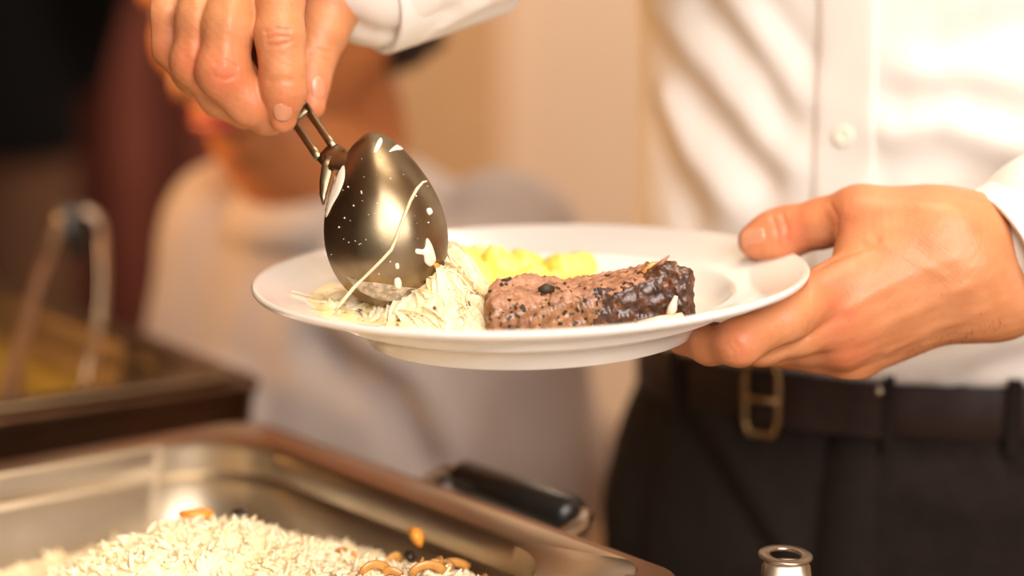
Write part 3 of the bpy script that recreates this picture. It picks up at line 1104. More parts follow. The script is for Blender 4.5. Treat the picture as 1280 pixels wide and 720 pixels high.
    o = MB().tube(pts, [(.0008, .0006)] * 2 + [(.0013, .0008)] * (len(pts) - 3) + [(.0006, .0005)], 8, flat=-FWD).build('cabbage_shred', M['kraut'])
    tag(o, 'long pale cabbage shred stuck across the back of the serving spoon', 'cabbage')


spoon()


# ------------------------------------------------------------------ crock with a second spoon, beside the front dish
def crock():
    Mx = Matrix.Translation((0.130, -0.150, TZ))
    prof = [(.002, .001), (.040, .001), (.046, .004), (.054, .03), (.058, .06), (.058, .085), (.0605, .092), (.0605, .097), (.0575, .098), (.0545, .094), (.0545, .06), (.050, .03), (.042, .012), (.002, .010)]
    o = MB().lathe(prof, 64, Mx).build('sauce_crock', M['ceramic'], auto=R(40))
    tag(o, 'small glazed stoneware crock holding the upright spoon with ring handle', 'crock')
    end = Vector(U(983, 690, .965))
    low = Vector((0.126, -0.135, TZ + .018))
    ax = (end - low).normalized()
    side = Vector((1, 0, 0))
    side = (side - ax * side.dot(ax)).normalized()
    nn = ax.cross(side)
    if nn.y > 0: nn = -nn
    root = empty('ring_handled_spoon', tuple(low))
    tag(root, 'steel spoon with flat ring at its handle end beside the front dish', 'spoon')
    # convex handle
    pts, rad = [], []
    Lh = (end - low).length
    for t, w in ((.18, .004), (.35, .0055), (.6, .009), (.8, .0120), (.93, .0124), (.965, .0118), (.98, .0095)):
        pts.append(low + ax * (Lh * t)); rad.append((w, .0042))
    MB().tube(pts, rad, 24, flat=side).build('handle', M['steel'], root)
    b = MB()
    n = 40
    tilt = (Vector((0, 1, 0)) * .9 + ax * .06).normalized()
    up = side.cross(tilt).normalized()
    if up.z < 0: up = -up
    c = low + ax * (Lh * .985) + tilt * .003
    rings = []
    for r, h in ((.0078, -.0006), (.0078, .0006), (.0082, .0008), (.0126, .0008), (.0132, .0004), (.0132, -.0004), (.0126, -.0008), (.0082, -.0008), (.0078, -.0006)):
        rings.append([c + side * (r * math.cos(2 * math.pi * j / n)) + tilt * (r * math.sin(2 * math.pi * j / n)) + up * h for j in range(n)])
    b.loft(rings, False, False).build('hanging_ring', M['steel'], root)
    b = MB()
    rings = []
    for i in range(9):
        t = i / 8
        w = .017 * math.sin(math.pi * (.12 + .8 * t)) ** .7
        cpt = low + ax * (.05 * t - .012)
        rings.append([cpt + side * (w * math.cos(q)) + nn * (.007 * math.sin(q) * math.sin(math.pi * (.1 + .8 * t))) for q in [2 * math.pi * j / 20 for j in range(20)]])
    b.loft(rings).build('bowl', M['steel'], root)


crock()

# ------------------------------------------------------------------ people
def head_parts(c, yaw, pitch, s, hair_grow=.010):
    """head and neck, hair cap, eyes, lips; c = point between the ears"""
    Rm = rotz(yaw) @ rotx(pitch)
    g = Grid((-.13, -.16, -.22), (.13, .16, .16), .0042)
    A = g.new()
    g.ell(A, (0, -.015, .03), (.076, .098, .09), .01)
    g.ell(A, (0, .02, -.02), (.064, .075, .085), .02)
    for sx in (-1, 1):
        g.cone(A, (sx * .052, -.005, -.05), (sx * .008, .066, -.090), .022, .020, .015)
        g.ell(A, (sx * .042, .062, -.025), (.018, .018, .018), .02)
        g.ell(A, (sx * .011, .100, -.036), (.008, .009, .007), .004)
    g.cone(A, (-.034, .080, .022), (.034, .080, .022), .014, .014, .012)
    g.cone(A, (0, .088, .008), (0, .112, -.032), .009, .0115, .008)
    g.ell(A, (0, .086, -.062), (.024, .014, .014), .012)
    for sx in (-1, 1):
        g.ell(A, (sx * .032, .100, .002), (.017, .018, .011), .006, cut=True)
    g.cone(A, (0, -.012, -.06), (0, -.022, -.125), .054, .052, .02)
    for sx in (-1, 1):
        E = rotz(sx * .35)
        g.ell(A, (sx * .080, -.012, -.012), (.009, .021, .034), .006, E)
        g.ell(A, (sx * .088, -.006, -.008), (.005, .011, .020), .004, E, cut=True)
    V, Q = g.mesh(A)
    V = relax(V, Q, 2)
    H = g.new()
    g.ell(H, (0, -.017, .032), (.076 + hair_grow, .099 + hair_grow, .091 + hair_grow), .0)
    g.ell(H, (0, -.058, -.045), (.066 + hair_grow, .048 + hair_grow, .070 + hair_grow), .02)
    x, y, z = g.xyz()
    cut = (y * .75 - z * .66 + .004 + 0 * x).astype(np.float32)
    cut = np.minimum(cut, np.maximum(y + .028 + 0 * z, -(z + .085) + 0 * y) + 0 * x).astype(np.float32)
    H = -smin(-H, -cut, .012)
    HV, HQ = g.mesh(H)
    HV = relax(HV, HQ, 2)
    HV = HV + vnorm(HV, HQ) * (.0035 * wob(HV * np.array((1, 1, .35)), 160, 8) + .002 * wob(HV * np.array((1, .5, 1)), 420, 9))[:, None]
    T = lambda P: np.asarray(P) @ (Rm.T * s) + np.array(c)
    return T(V), Q, T(HV), HQ, T, Rm


def add_face(root_body, T, s, lipm, eyem, irism):
    for sx in (-1, 1):
        n = 16
        rings = []
        for i in range(9):
            a = math.pi * i / 8
            rings.append([T(np.array((sx * .032 +   .0115 * math.sin(a) * math.cos(2 * math.pi * j / n), .0735 + .0115 * math.cos(a), .002 + .0115 * math.sin(a) * math.sin(2 * math.pi * j / n)))) for j in range(n)])
        ey = MB().loft(rings).build('eye', eyem, root_body)
        rings = [[T(np.array((sx * .032 + r * math.cos(2 * math.pi * j / n), y, .002 + r * math.sin(2 * math.pi * j / n)))) for j in range(n)]
                 for r, y in ((.0056, .0830), (.0052, .0846), (.003, .0854), (.0004, .0857))]
        MB().loft(rings).build('iris', irism, ey)
    for zz, hh in ((-.058, .0035), (-.0665, .0045)):
        pts = [T(np.array((x, .0985 - 9 * x * x, zz - 2.5 * x * x * (1 if zz > -.06 else -1)))) for x in np.linspace(-.022, .022, 9)]
        MB().tube(pts, [(hh * s * k, .004 * s * k) for k in (.2, .6, .85, 1, 1, 1, .85, .6, .2)], 10, flat=(0, 0, 1)).build('lip', lipm, root_body)


def torso_sdf(g, arr, cx, cy, yaw, zs, a, b, z0, z1, k=.0, p=2.3, cys=None):
    x, y, z = g.xyz()
    zz = g.ax[2]
    A = np.interp(zz, zs, a)[None, None, :]
    B = np.interp(zz, zs, b)[None, None, :]
    off = np.interp(zz, zs, cys)[None, None, :] if cys is not None else 0
    X, Y = x - cx, y - cy
    u = X * math.cos(yaw) + Y * math.sin(yaw)
    v = -X * math.sin(yaw) + Y * math.cos(yaw) - off
    q = (np.abs(u / A) ** p + np.abs(v / B) ** p) ** (1 / p)
    d = (q - 1) * np.minimum(A, B) * .95
    d = -smin(-d, -(z0 - z + 0 * d), .012)
    d = -smin(-d, -(z - z1 + 0 * d), .02)
    arr[:] = smin(arr, d.astype(np.float32), k)


def flat_hand(g, A, w, t, nrm_, sc, thumb_side):
    """a relaxed hand: w wrist, t towards the fingers, nrm_ out of the back of the hand"""
    w, t, n = np.array(w), np.array(t) / np.linalg.norm(t), np.array(nrm_) / np.linalg.norm(nrm_)
    n = n - t * (n @ t); n /= np.linalg.norm(n)
    s = np.cross(t, n) * thumb_side
    for i, (o, L) in enumerate(((.027, .068), (.009, .076), (-.009, .070), (-.026, .055))):
        m = w + (t * .085 + s * o * 1.05) * sc
        g.cone(A, w + (t * .01 + s * o * .55) * sc, m, .014 * sc, .0115 * sc, .008)
        p1 = m + (t * L * .5 - n * .008) * sc
        p2 = p1 + (t * L * .32 - n * .018) * sc
        p3 = p2 + (t * L * .15 - n * .020) * sc
        F = g.new()
        g.chain(F, [m, p1, p2, p3], [.0105 * sc, .0092 * sc, .0080 * sc, .0066 * sc], .003)
        A[:] = smin(A, F, .003)
    b = w + (t * .02 + s * .022) * sc
    p1 = b + (t * .04 + s * .026 - n * .010) * sc
    p2 = p1 + (t * .034 + s * .008 - n * .008) * sc
    g.chain(A, [b, p1, p2], [.016 * sc, .012 * sc, .009 * sc], .006)


def join(parts):
    V, Q, b = [], [], 0
    for v, q in parts:
        V.append(v); Q.append(q + b); b += len(v)
    return np.concatenate(V), np.concatenate(Q)


def shoe(root, c, yaw, s, m):
    Rm = rotz(yaw)
    g = Grid((-.07, -.13, -.005), (.07, .19, .12), .006)
    A = g.new()
    g.chain(A, [(0, -.075, .035), (0, .02, .034), (.004, .12, .026), (.003, .155, .024)], [.034, .036, .038, .028], .02)
    g.cone(A, (0, -.06, .04), (0, -.055, .095), .034, .040, .02)
    x, y, z = g.xyz()
    A = -smin(-A, (z - .0 + 0 * A), .004)
    V, Q = g.mesh(A)
    mk('shoe', (relax(V, Q) * s) @ Rm.T + np.array(c), Q, m, root)


# ---------------------------------------------------------------- the man with the plate
def flush_attr(o, V, spots):
    f = np.zeros(len(V))
    for p, r, a in spots:
        f = np.maximum(f, a * np.exp(-(np.linalg.norm(V - np.array(p), axis=1) / r) ** 2))
    at = o.data.attributes.new('flush', 'FLOAT', 'POINT')
    at.data.foreach_set('value', f.astype(np.float32))


def left_hand():
    g = Grid(U(830, 540, .90), (0.33, 0.20, 1.075), .0009)
    P = g.new()                                             # palm and back of the hand
    J = lambda *a: U(*a)
    wr_u, wr_l = J(1222, 304, 1.010), J(1246, 366, 1.012)
    fa_u, fa_l = J(1335, 268, 1.026), J(1352, 335, 1.028)
    g.cone(P, wr_u, fa_u, .0185, .022, .010); g.cone(P, wr_l, fa_l, .0180, .022, .012)
    g.cone(P, J(1236, 334, 1.010), J(1345, 300, 1.026), .020, .024, .012)
    mcp = [J(1040, 362, .988), J(1047, 398, .988), J(1052, 428, .997), J(1063, 449, 1.014)]
    base = [J(1185, 292, 1.000), J(1195, 322, .998), J(1203, 350, 1.000), J(1212, 376, 1.008)]
    for b, m, r0, r1 in zip(base, mcp, (.017, .017, .0165, .0155), (.0125, .0122, .0118, .0112)):
        g.cone(P, b, m, r0, r1, .014)
    for b, w in ((base[0], wr_u), (base[1], wr_u), (base[2], wr_l), (base[3], wr_l)):
        g.cone(P, b, w, .017, .020, .014)
    g.cone(P, J(1115, 372, 1.012), J(1195, 350, 1.018), .018, .020, .014)
    # thumb base (first web and thenar)
    g.cone(P, J(1168, 290, 1.005), J(1085, 274, 1.008), .020, .0155, .016)
    g.cone(P, J(1150, 300, 1.000), J(1075, 318, 1.000), .016, .0105, .014)
    TH = g.new()
    g.chain(TH, [J(1150, 280, 1.008), J(1072, 269, 1.012), J(1028, 279, 1.022), J(984, 290, 1.030), J(962, 297, 1.030), J(943, 302, 1.030)],
            [.0185, .0142, .0120, .0126, .0118, .0085], .006)
    Fs = []
    fl = [([mcp[0], J(985, 396, .966), J(924, 428, .952), J(888, 430, .972), J(852, 424, .998)], [.0128, .0112, .0106, .0094, .0080]),
          ([mcp[1], J(1000, 416, .982), J(952, 430, .982), J(915, 430, 1.002), J(885, 424, 1.022)], [.0124, .0108, .0100, .0088, .0078]),
          ([mcp[2], J(1010, 430, 1.004), J(965, 432, 1.010), J(925, 428, 1.028)], [.0120, .0102, .0094, .0080]),
          ([mcp[3], J(1025, 445, 1.024), J(985, 440, 1.034), J(955, 434, 1.046)], [.0112, .0092, .0084, .0074])]
    for pts, rad in fl:
        F = g.new()
        g.chain(F, pts, rad, .006)
        Fs.append(F)
    A = Fs[0]
    for F in Fs[1:]: A = smin(A, F, .0022)
    A = smin(A, P, .007)
    A = smin(A, TH, .006)
    V, Q = g.mesh(A)
    return relax(V, Q, 2)  , Q, mcp


def right_hand():
    g = Grid(U(160, 200, .93) - np.array((.0, .0, .0)), np.array(U(520, -190, 1.10)), .0009)
    J = lambda *a: U(*a)
    P = g.new()
    wr = J(408, -95, 1.040)
    mcp = [J(352, -48, .984), J(306, -52, .982), J(262, -40, .990), J(226, -22, 1.004)]
    base = [J(410, -105, 1.020), J(392, -112, 1.018), J(374, -112, 1.022), J(360, -104, 1.030)]
    for b, m, r0, r1 in zip(base, mcp, (.017, .017, .0165, .0155), (.0125, .0125, .0120, .0110)):
        g.cone(P, b, m, r0, r1, .014)
        g.cone(P, b, wr, .017, .024, .014)
    g.cone(P, J(300, -30, 1.020), J(380, -80, 1.035), .018, .020, .014)
    fa = J(520, -78, 1.062)
    g.cone(P, wr, fa, .026, .030, .014)
    TH = g.new()
    g.chain(TH, [J(412, -70, 1.034), J(418, -5, 1.026), J(402, 40, 1.020), J(390, 76, 1.016), J(387, 104, 1.012), J(391, 132, 1.008)],
            [.0200, .0165, .0128, .0108, .0092, .0066], .006)
    fl = [([mcp[0], J(350, 0, .972), J(350, 45, .966), J(353, 85, .968), J(354, 115, .970), J(354, 149, .975)], [.0128, .0108, .0110, .0100, .0096, .0066]),
          ([mcp[1], J(286, 30, .970), J(279, 90, .970), J(312, 128, .976), J(334, 141, .990), J(350, 134, 1.000)], [.0128, .0118, .0122, .0105, .0098, .0080]),
          ([mcp[2], J(250, 25, .978), J(244, 78, .980), J(276, 120, .990), J(306, 134, 1.000), J(325, 128, 1.010)], [.0122, .0110, .0112, .0098, .0092, .0078]),
          ([mcp[3], J(210, 15, .995), J(214, 55, .998), J(242, 94, 1.006), J(268, 108, 1.014), J(286, 102, 1.024)], [.0110, .0096, .0098, .0085, .0080, .0068])]
    Fs = []
    for pts, rad in fl:
        F = g.new()
        g.chain(F, pts, rad, .007)
        Fs.append(F)
    A = Fs[0]
    for F in Fs[1:]: A = smin(A, F, .0016)
    A = smin(A, P, .007)
    A = smin(A, TH, .0022)
    V, Q = g.mesh(A)
    return relax(V, Q, 2), Q, mcp


def nail(tree, px, py, ax, ay, w, l, parent, m):
    """nail centred where the sight line meets the finger; (ax, ay) points to the tip in the picture"""
    p, n = hit(tree, px, py)
    if p is None: return
    t = Vector(RGT * ax + UPV * -ay)
    t = (t - n * t.dot(n)).normalized()
    s = n.cross(t)
    rings = []
    for i in range(9):
        v = -1 + 2 * i / 8
        ww = w * (1 - .12 * max(v, 0) ** 2) * (math.sqrt(max(1 - (abs(v) ** 3.2) * .88, .05)))
        row = []
        for j in range(9):
            u = -1 + 2 * j / 8
            row.append(p + t * (v * l) + s * (u * ww) + n * (.00055 - .0034 * (u * ww / .0065) ** 2 * (w / .0065) - .0006 * v * v))
        back = [q - n * .0011 for q in reversed(row)]
        rings.append(row + back)
    MB().loft(rings).build('fingernail', m, parent)


MAN_YAW = R(155)
MC = (0.245, 0.270)
RS, RE = np.array((.073, .345, 1.425)), np.array((.130, .100, 1.250))
LS, LE = np.array((.417, .190, 1.425)), np.array((.470, .115, 1.095))


def man():
    root = empty('person', (MC[0], MC[1], 0))
    tag(root, 'person in white shirt and dark trousers holding the plate and serving spoon', 'person')
    # ---- hidden body under the clothes, with head
    hc = np.array((MC[0] - .03, MC[1] - .055, 1.665))
    HV, HQ, RV, RQ, T, Rm = head_parts(hc, MAN_YAW, R(-22), 1.0)
    g = Grid((-.08, -.10, .03), (.62, .55, 1.55), .009)
    A = g.new()
    torso_sdf(g, A, MC[0], MC[1], MAN_YAW, [.80, .9, 1.1, 1.3, 1.42, 1.50], [.13, .125, .13, .155, .13, .05], [.085, .085, .088, .095, .08, .05], .78, 1.50)
    g.cone(A, (MC[0], MC[1], 1.42), hc + np.array((.0, .04, -.13)), .06, .058, .03)
    rt = rotz(MAN_YAW)
    for sx in (-1, 1):
        hip = np.array((MC[0], MC[1], .84)) + rt @ np.array((sx * .085, 0, 0))
        knee = np.array((MC[0], MC[1], .48)) + rt @ np.array((sx * .10, .02, 0))
        ank = np.array((MC[0], MC[1], .09)) + rt @ np.array((sx * .11, -.02, 0))
        g.chain(A, [hip, knee, ank], [.075, .05, .035], .03)
    g.chain(A, [RS, RE, RE + (U(470, -50, 1.045) - RE) * .85], [.045, .036, .026], .02)
    g.chain(A, [LS, LE, LE + (U(1330, 302, 1.024) - LE) * .85], [.045, .036, .026], .02)
    BV, BQ = g.mesh(A)
    LV, LQ, lm = left_hand()
    TV, TQ, rm = right_hand()
    lt, rtree = bvh(LV, LQ), bvh(TV, TQ)
    LN, TN = vnorm(LV, LQ), vnorm(TV, TQ)
    # tendons, veins, creases of the left hand
    for pix, w, a in (([(1060, 262), (1130, 252), (1200, 268)], .006, .0010), ([(1060, 385), (1120, 350), (1190, 325)], .004, .0009),
                      ([(1075, 425), (1130, 395), (1205, 360)], .004, .0008), ([(1085, 300), (1130, 318), (1180, 345)], .0028, .0005),
                      ([(1110, 440), (1170, 410), (1230, 390)], .0035, .0007),
                      
                      ([(1024, 334), (1045, 322), (1070, 312), (1095, 302)], .0026, -.0013), ([(966, 272), (972, 290), (973, 308)], .0010, -.0007),
                      ([(978, 268), (984, 285), (983, 300)], .0010, -.0006), ([(1038, 255), (1048, 272), (1046, 290)], .0012, -.0004),
                      ([(917, 428), (926, 437), (926, 447)], .0010, -.0003), ([(910, 432), (918, 441), (917, 449)], .0010, -.00025),
                      ([(1008, 395), (1012, 405), (1010, 415)], .0012, -.0005), ([(1010, 420), (985, 436), (955, 448)], .0016, -.0008),
                      ([(1000, 350), (1010, 362), (1012, 378)], .0012, -.0004)):
        LV = fold(LV, LN, lt, pix, w, a)
    LV = LV + LN * (.00012 * wob(LV, 420, 21) + .00012 * wob(LV, 1500, 22))[:, None]
    # knuckle creases of the right hand
    for pix, w, a in (([(332, 40), (345, 35), (362, 38)], .0011, -.0008), ([(333, 48), (345, 45), (362, 46)], .0011, -.0009), ([(334, 56), (348, 57), (364, 52)], .0011, -.0007),
                      ([(336, 100), (350, 97), (364, 100)], .0011, -.0005), ([(338, 104), (352, 102), (365, 104)], .001, -.0004),
                      ([(270, 80), (282, 76), (296, 84)], .0012, -.0006), ([(268, 96), (280, 100), (292, 96)], .0012, -.0005),
                      ([(290, 0), (284, 40), (280, 80)], .0035, .0008), ([(245, 0), (242, 40), (242, 70)], .003, .0006),
                      ([(386, 66), (398, 62), (412, 66)], .0012, -.0006), ([(384, 74), (398, 72), (410, 76)], .0011, -.0005)):
        TV = fold(TV, TN, rtree, pix, w, a)
    TV = TV + TN * (.00018 * wob(TV, 420, 31) + .0001 * wob(TV, 1500, 32))[:, None]
    V, Q = join([(BV, BQ), (HV, HQ), (LV, LQ), (TV, TQ)])
    body = mk('body', V, Q, M['skin'], root)
    spots = [(U(984, 285, 1.018), .014, .7), (U(940, 300, 1.02), .012, .35), (U(1050, 268, 1.0), .015, .45), (U(1040, 365, .975), .016, .6), (U(1050, 400, .975), .014, .5),
             (U(1060, 440, .985), .016, .5), (U(922, 432, .936), .013, .5), (U(885, 440, .935), .014, .6), (U(285, 92, .954), .014, .75), (U(244, 78, .968), .013, .6),
             (U(347, 45, .955), .010, .3), (U(353, 140, .965), .012, .45), (U(397, 115, 1.0), .014, .6), (U(214, 55, .99), .012, .4), (U(320, 130, .97), .014, .35), (U(1030, 332, .99), .01, .4)]
    flush_attr(body, V, spots)
    lt, rtree = bvh(LV, LQ), bvh(TV, TQ)
    nail(rtree, 353, 141, .05, 1, .0046, .0055, body, M['nail'])
    nail(rtree, 398, 110, .1, 1, .0036, .0058, body, M['nail'])
    nail(lt, 940, 297, -1, .18, .0066, .0072, body, M['nail'])
    hb = MB()
    for k in range(90):
        if random.random() < .9: px, py = random.uniform(1110, 1262), 0
        else: px, py = random.uniform(1150, 1235), random.uniform(250, 420)
        if py == 0:
            py = 470 - (px - 1100) * .40
            for q in range(40):
                if hit(lt, px, py)[0] is not None: break
                py -= 1.5
            py -= random.uniform(0, 14)
        p, n = hit(lt, px, py)
        if p is None: continue
        dr = (Vector(RGT) * random.uniform(-.9, -.2) + Vector(UPV) * random.uniform(-.9, .1)) * .6 + n * .45
        ln = random.uniform(.002, .005)
        m1 = p + dr * ln * .5
        hb.tube([p - n * .0004, m1, m1 + (dr - n * .3) * ln * .5], [.00006, .00005, .00002], 4)
    ah = hb.build('arm_hair', M['hair'], body)
    ah['kind'] = 'stuff'
    hair = mk('hair', RV, RQ, M['hair'], body)
    add_face(body, T, 1.0, M['lips'], M['eye'], M['hair'])

    # ---- shirt
    g = Grid((-.14, -.05, .895), (.60, .50, 1.54), .0042)
    A = g.new()
    torso_sdf(g, A, MC[0], MC[1], MAN_YAW, [.90, .925, .96, 1.05, 1.20, 1.32, 1.41, 1.46, 1.52],
              [.155, .164, .167, .165, .170, .182, .180, .115, .062], [.118, .128, .131, .128, .130, .130, .110, .085, .062], .915, 1.505)
    rc_, lc_ = U(470, -50, 1.045), U(1315, 302, 1.022)
    B = g.new()
    g.chain(B, [RS, RE, rc_], [.068, .056, .046], .03)
    A = smin(A, B, .035)
    B = g.new()
    g.chain(B, [LS, LE, lc_], [.068, .055, .046], .03)
    A = smin(A, B, .02)
    V, Q = g.mesh(A)
    V = relax(V, Q, 2)
    tree = bvh(V, Q)
    N = vnorm(V, Q)
    for pix, w, a in (([(806, 25), (850, 95), (905, 160), (955, 225)], .013, -.006), ([(824, 5), (880, 80), (935, 145), (985, 205)], .016, .006),
                      ([(880, 0), (920, 50), (955, 100), (980, 150)], .012, -.006), ([(910, 0), (955, 60), (990, 120)], .014, .006),
                      ([(818, 150), (835, 210), (862, 270)], .014, -.007), ([(835, 130), (868, 190), (915, 250)], .014, .006),
                      ([(955, 0), (985, 40), (1010, 70)], .008, -.004), ([(1130, 130), (1190, 120), (1280, 150)], .012, -.005),
                      ([(1120, 160), (1190, 150), (1275, 185)], .014, .006), ([(1180, 60), (1230, 40), (1280, 30)], .012, -.004), ([(1130, 90), (1210, 95), (1280, 105)], .014, .004),
                      ([(1110, 460), (1180, 450), (1270, 430)], .010, .004), ([(1110, 210), (1170, 195), (1240, 215)], .012, -.003), ([(1200, 476), (1240, 455), (1280, 445)], .006, -.004),
                      ([(430, 30), (470, 45), (520, 40), (560, 15)], .007, -.003), ([(450, 60), (500, 60), (540, 35), (600, 5)], .007, .003)):
        V = fold(V, N, tree, pix, w, a)
    V = V + N * (.0018 * wob(V * np.array((1, 1, .6)), 42, 41) + .0005 * wob(V, 130, 42))[:, None]
    shirt = mk('shirt', V, Q, M['shirt'], root)
    tree = bvh(V, Q)
    fx = rotz(MAN_YAW) @ np.array((1, 0, 0)); fy = rotz(MAN_YAW) @ np.array((0, 1, 0))
    mc3 = np.array((MC[0], MC[1], 0))
    def front(u, z, off):
        o = Vector(mc3 + fx * u + fy * .165 + np.array((0, 0, z)))
        h = tree.ray_cast(o, Vector(-fy))
        return (h[0] + Vector(fy) * off) if h[0] else None
    rings = []
    for i in range(60):
        z = .935 + (1.395 - .935) * i / 59
        row = [front(u, z, o_) for u, o_ in ((.0175, -.002), (.0175, .0012), (.0155, .0019), (.010, .0014), (0, .0014), (-.010, .0014), (-.0155, .0019), (-.0175, .0014), (-.0175, -.002))]
        if all(r is not None for r in row): rings.append(row)
    MB().loft(rings).build('placket', M['shirt'], shirt)
    for z in (.975, 1.062, 1.150, 1.238, 1.326):
        c = front(0, z, .0016)
        if c is None: continue
        n = 20
        rr = []
        for r, h in ((.0003, .0012), (.003, .0012), (.0042, .0019), (.0055, .0019), (.0058, .001), (.0056, 0), (.0003, 0)):
            rr.append([c + Vector(fx) * (r * math.cos(q)) + Vector((0, 0, 1)) * (r * math.sin(q)) + Vector(fy) * h for q in [2 * math.pi * j / n for j in range(n)]])
        MB().loft(rr).build('button', M['button'], shirt)
    # cuffs: open bands round the wrists
    def cuff(a, b, r0, r1, sq):
        a, b = np.array(a), np.array(b)
        t = (b - a) / np.linalg.norm(b - a)
        u = np.cross(t, UPV); u /= np.linalg.norm(u)
        v = np.cross(u, t)
        n = 48
        rr = []
        for s, r in ((.05, r0 * .90), (.002, r0 * .93), (-.001, r0 * .965), (.002, r0), (.02, r0 * 1.0), (.5, (r0 + r1) / 2), (1.0, r1), (1.02, r1 * .8)):
            ring = []
            for j in range(n):
                q = 2 * math.pi * j / n
                w = 1 + .018 * math.sin(3 * q + 1) + .010 * math.sin(7 * q + s * 3)
                ring.append(a + (b - a) * s + (u * math.cos(q) * sq + v * math.sin(q)) * r * w)
            rr.append(ring)
        MB().loft(rr, False, False).build('cuff', M['shirt'], shirt)
    cuff(U(1240, 332, 1.010), U(1340, 294, 1.026), .0380, .045, .95)
    cuff(U(447, -33, 1.034), U(590, -92, 1.066), .0440, .050, .9)
    # collar
    rr = []
    n = 48
    for r, z in ((.066, 1.465), (.064, 1.50), (.062, 1.515), (.068, 1.513), (.082, 1.475), (.079, 1.472)):
        rr.append([(MC[0] - .012 + r * math.cos(2 * math.pi * j / n), MC[1] - .022 + r * 1.08 * math.sin(2 * math.pi * j / n), z) for j in range(n)])
    MB().loft(rr, False, False).build('collar', M['shirt'], shirt)

    # ---- trousers
    g = Grid((-.02, .02, .05), (.52, .54, .96), .006)
    A = g.new()
    torso_sdf(g, A, MC[0], MC[1], MAN_YAW, [.74, .80, .86, .90, .95], [.164, .172, .169, .162, .157], [.132, .135, .130, .122, .117], .76, .945)
    Lg = g.new()
    for sx in (-1, 1):
        hip = np.array((MC[0], MC[1], .79)) + rt @ np.array((sx * .086, .005, 0))
        knee = np.array((MC[0], MC[1], .48)) + rt @ np.array((sx * .105, .02, 0))
        ank = np.array((MC[0], MC[1], .085)) + rt @ np.array((sx * .115, -.02, 0))
        F = g.new()
        g.chain(F, [hip, knee, ank], [.093, .082, .075], .02)
        Lg = smin(Lg, F, .008)
        shoe(root, np.array((ank[0], ank[1], 0)) + rt @ np.array((0, .03, 0)), MAN_YAW, 1.05, M['shoe'])
    A = smin(A, Lg, .05)
    V, Q = g.mesh(A)
    V = relax(V, Q, 2)
    tr = bvh(V, Q)
    N = vnorm(V, Q)
    for pix, w, a in (([(850, 520), (900, 590), (960, 690)], .009, -.006), ([(870, 500), (930, 600), (985, 690)], .012, .006), ([(1032, 545), (1020, 620), (1000, 715)], .006, -.004),
                      ([(810, 520), (800, 600), (790, 700)], .012, -.005), ([(1130, 560), (1200, 570), (1280, 555)], .008, -.003), ([(1150, 620), (1220, 640), (1280, 630)], .012, .004),
                      ([(1245, 520), (1262, 560), (1268, 600)], .006, -.004)):
        V = fold(V, N, tr, pix, w, a)
    V = V + N * (.0022 * wob(V * np.array((1, 1, .5)), 45, 51))[:, None]
    trou = mk('trousers', V, Q, M['trousers'], root)
    tr = bvh(V, Q)
    # fly flap
    def trf(u, z, off):
        h = tr.ray_cast(Vector(mc3 + fx * u + fy * .5 + np.array((0, 0, z))), Vector(-fy))
        return h[0] + Vector(fy) * off
    rings = [[trf(.004 + .010 * (i / 14) ** 2, .885 - .13 * i / 14, -.003), trf(.004 + .010 * (i / 14) ** 2, .885 - .13 * i / 14, .0022), trf(-.022, .885 - .13 * i / 14, .0022), trf(-.030, .885 - .13 * i / 14, -.003)] for i in range(15)]
    MB().loft(rings).build('fly_flap', M['trousers'], trou)
    # ---- belt
    zb, hb = .9025, .0155
    n = 120
    def ring_pt(q, z, off):
        dr = Vector(fx * math.cos(q) + fy * math.sin(q))
        o = Vector(mc3 + np.array((0, 0, zb)))
        h = tr.ray_cast(o, dr)
        return o + dr * ((h[0] - o).length + off) + Vector((0, 0, z))
    rr = []
    for z, off in ((-hb, .001), (-hb, .0045), (-hb + .002, .0055), (hb - .002, .0055), (hb, .0045), (hb, .001)):
        rr.append([ring_pt(2 * math.pi * j / n, z, off) for j in range(n)])
    belt = MB().loft(rr, False, False).build('belt', M['belt'], root, auto=R(50))
    bt = bvh(np.array([tuple(v.co + root.location) for v in belt.data.vertices]), [tuple(p.vertices) for p in belt.data.polygons]) if False else None
    def q_at(px):
        best = min(range(720), key=lambda i: abs((lambda p: 640 + (p.x - CN[0]) / (K * (np.array(p) - CN) @ FWD) - px)(ring_pt(2 * math.pi * i / 720, 0, .005)) ) + (0 if math.sin(2 * math.pi * i / 720) > -.2 else 1e4))
        return 2 * math.pi * best / 720
    def band(q0, q1, z0, z1, o0, o1, name, m, par, k=10):
        rr = []
        for i in range(k + 1):
            q = q0 + (q1 - q0) * i / k
            rr.append([ring_pt(q, z0, o0), ring_pt(q, z0, o1), ring_pt(q, z1, o1), ring_pt(q, z1, o0)])
        return MB().loft(rr).build(name, m, par, False, .0008)
    qa, qb = q_at(945), q_at(1105)
    band(qa, qb, -hb - .001, hb + .001, .0050, .0098, 'belt_tongue', M['belt'], belt)
    # buckle: brass frame
    q0, q1 = q_at(940), q_at(980)
    fr = []
    for t, z in ((0, -.6), (0, .6), (.12, 1), (.88, 1), (1, .6), (1, -.6), (.88, -1), (.12, -1)):
        fr.append(ring_pt(q0 + (q1 - q0) * t, z * (hb + .006), .0115))
    MB().tube(fr + [fr[0], fr[1]], .0021, 8).build('buckle', M['brass'], belt)
    MB().tube([ring_pt(q0 + (q1 - q0) * t, 0, .0125) for t in (0, .5, 1.05)], .0016, 8).build('buckle_prong', M['brass'], belt)
    qs = q_at(1098)
    c = ring_pt(qs, .012, .0098)
    MB().tube([c, c + Vector(-FWD) * .002], [.0026, .0016], 12).build('rivet', M['steel'], belt)
    for px in (1112, 1262, 850):
        qc = q_at(px)
        band(qc - .022, qc + .022, -.024, .022, .0085, .0112, 'belt_loop', M['trousers'], trou, 4)


man()

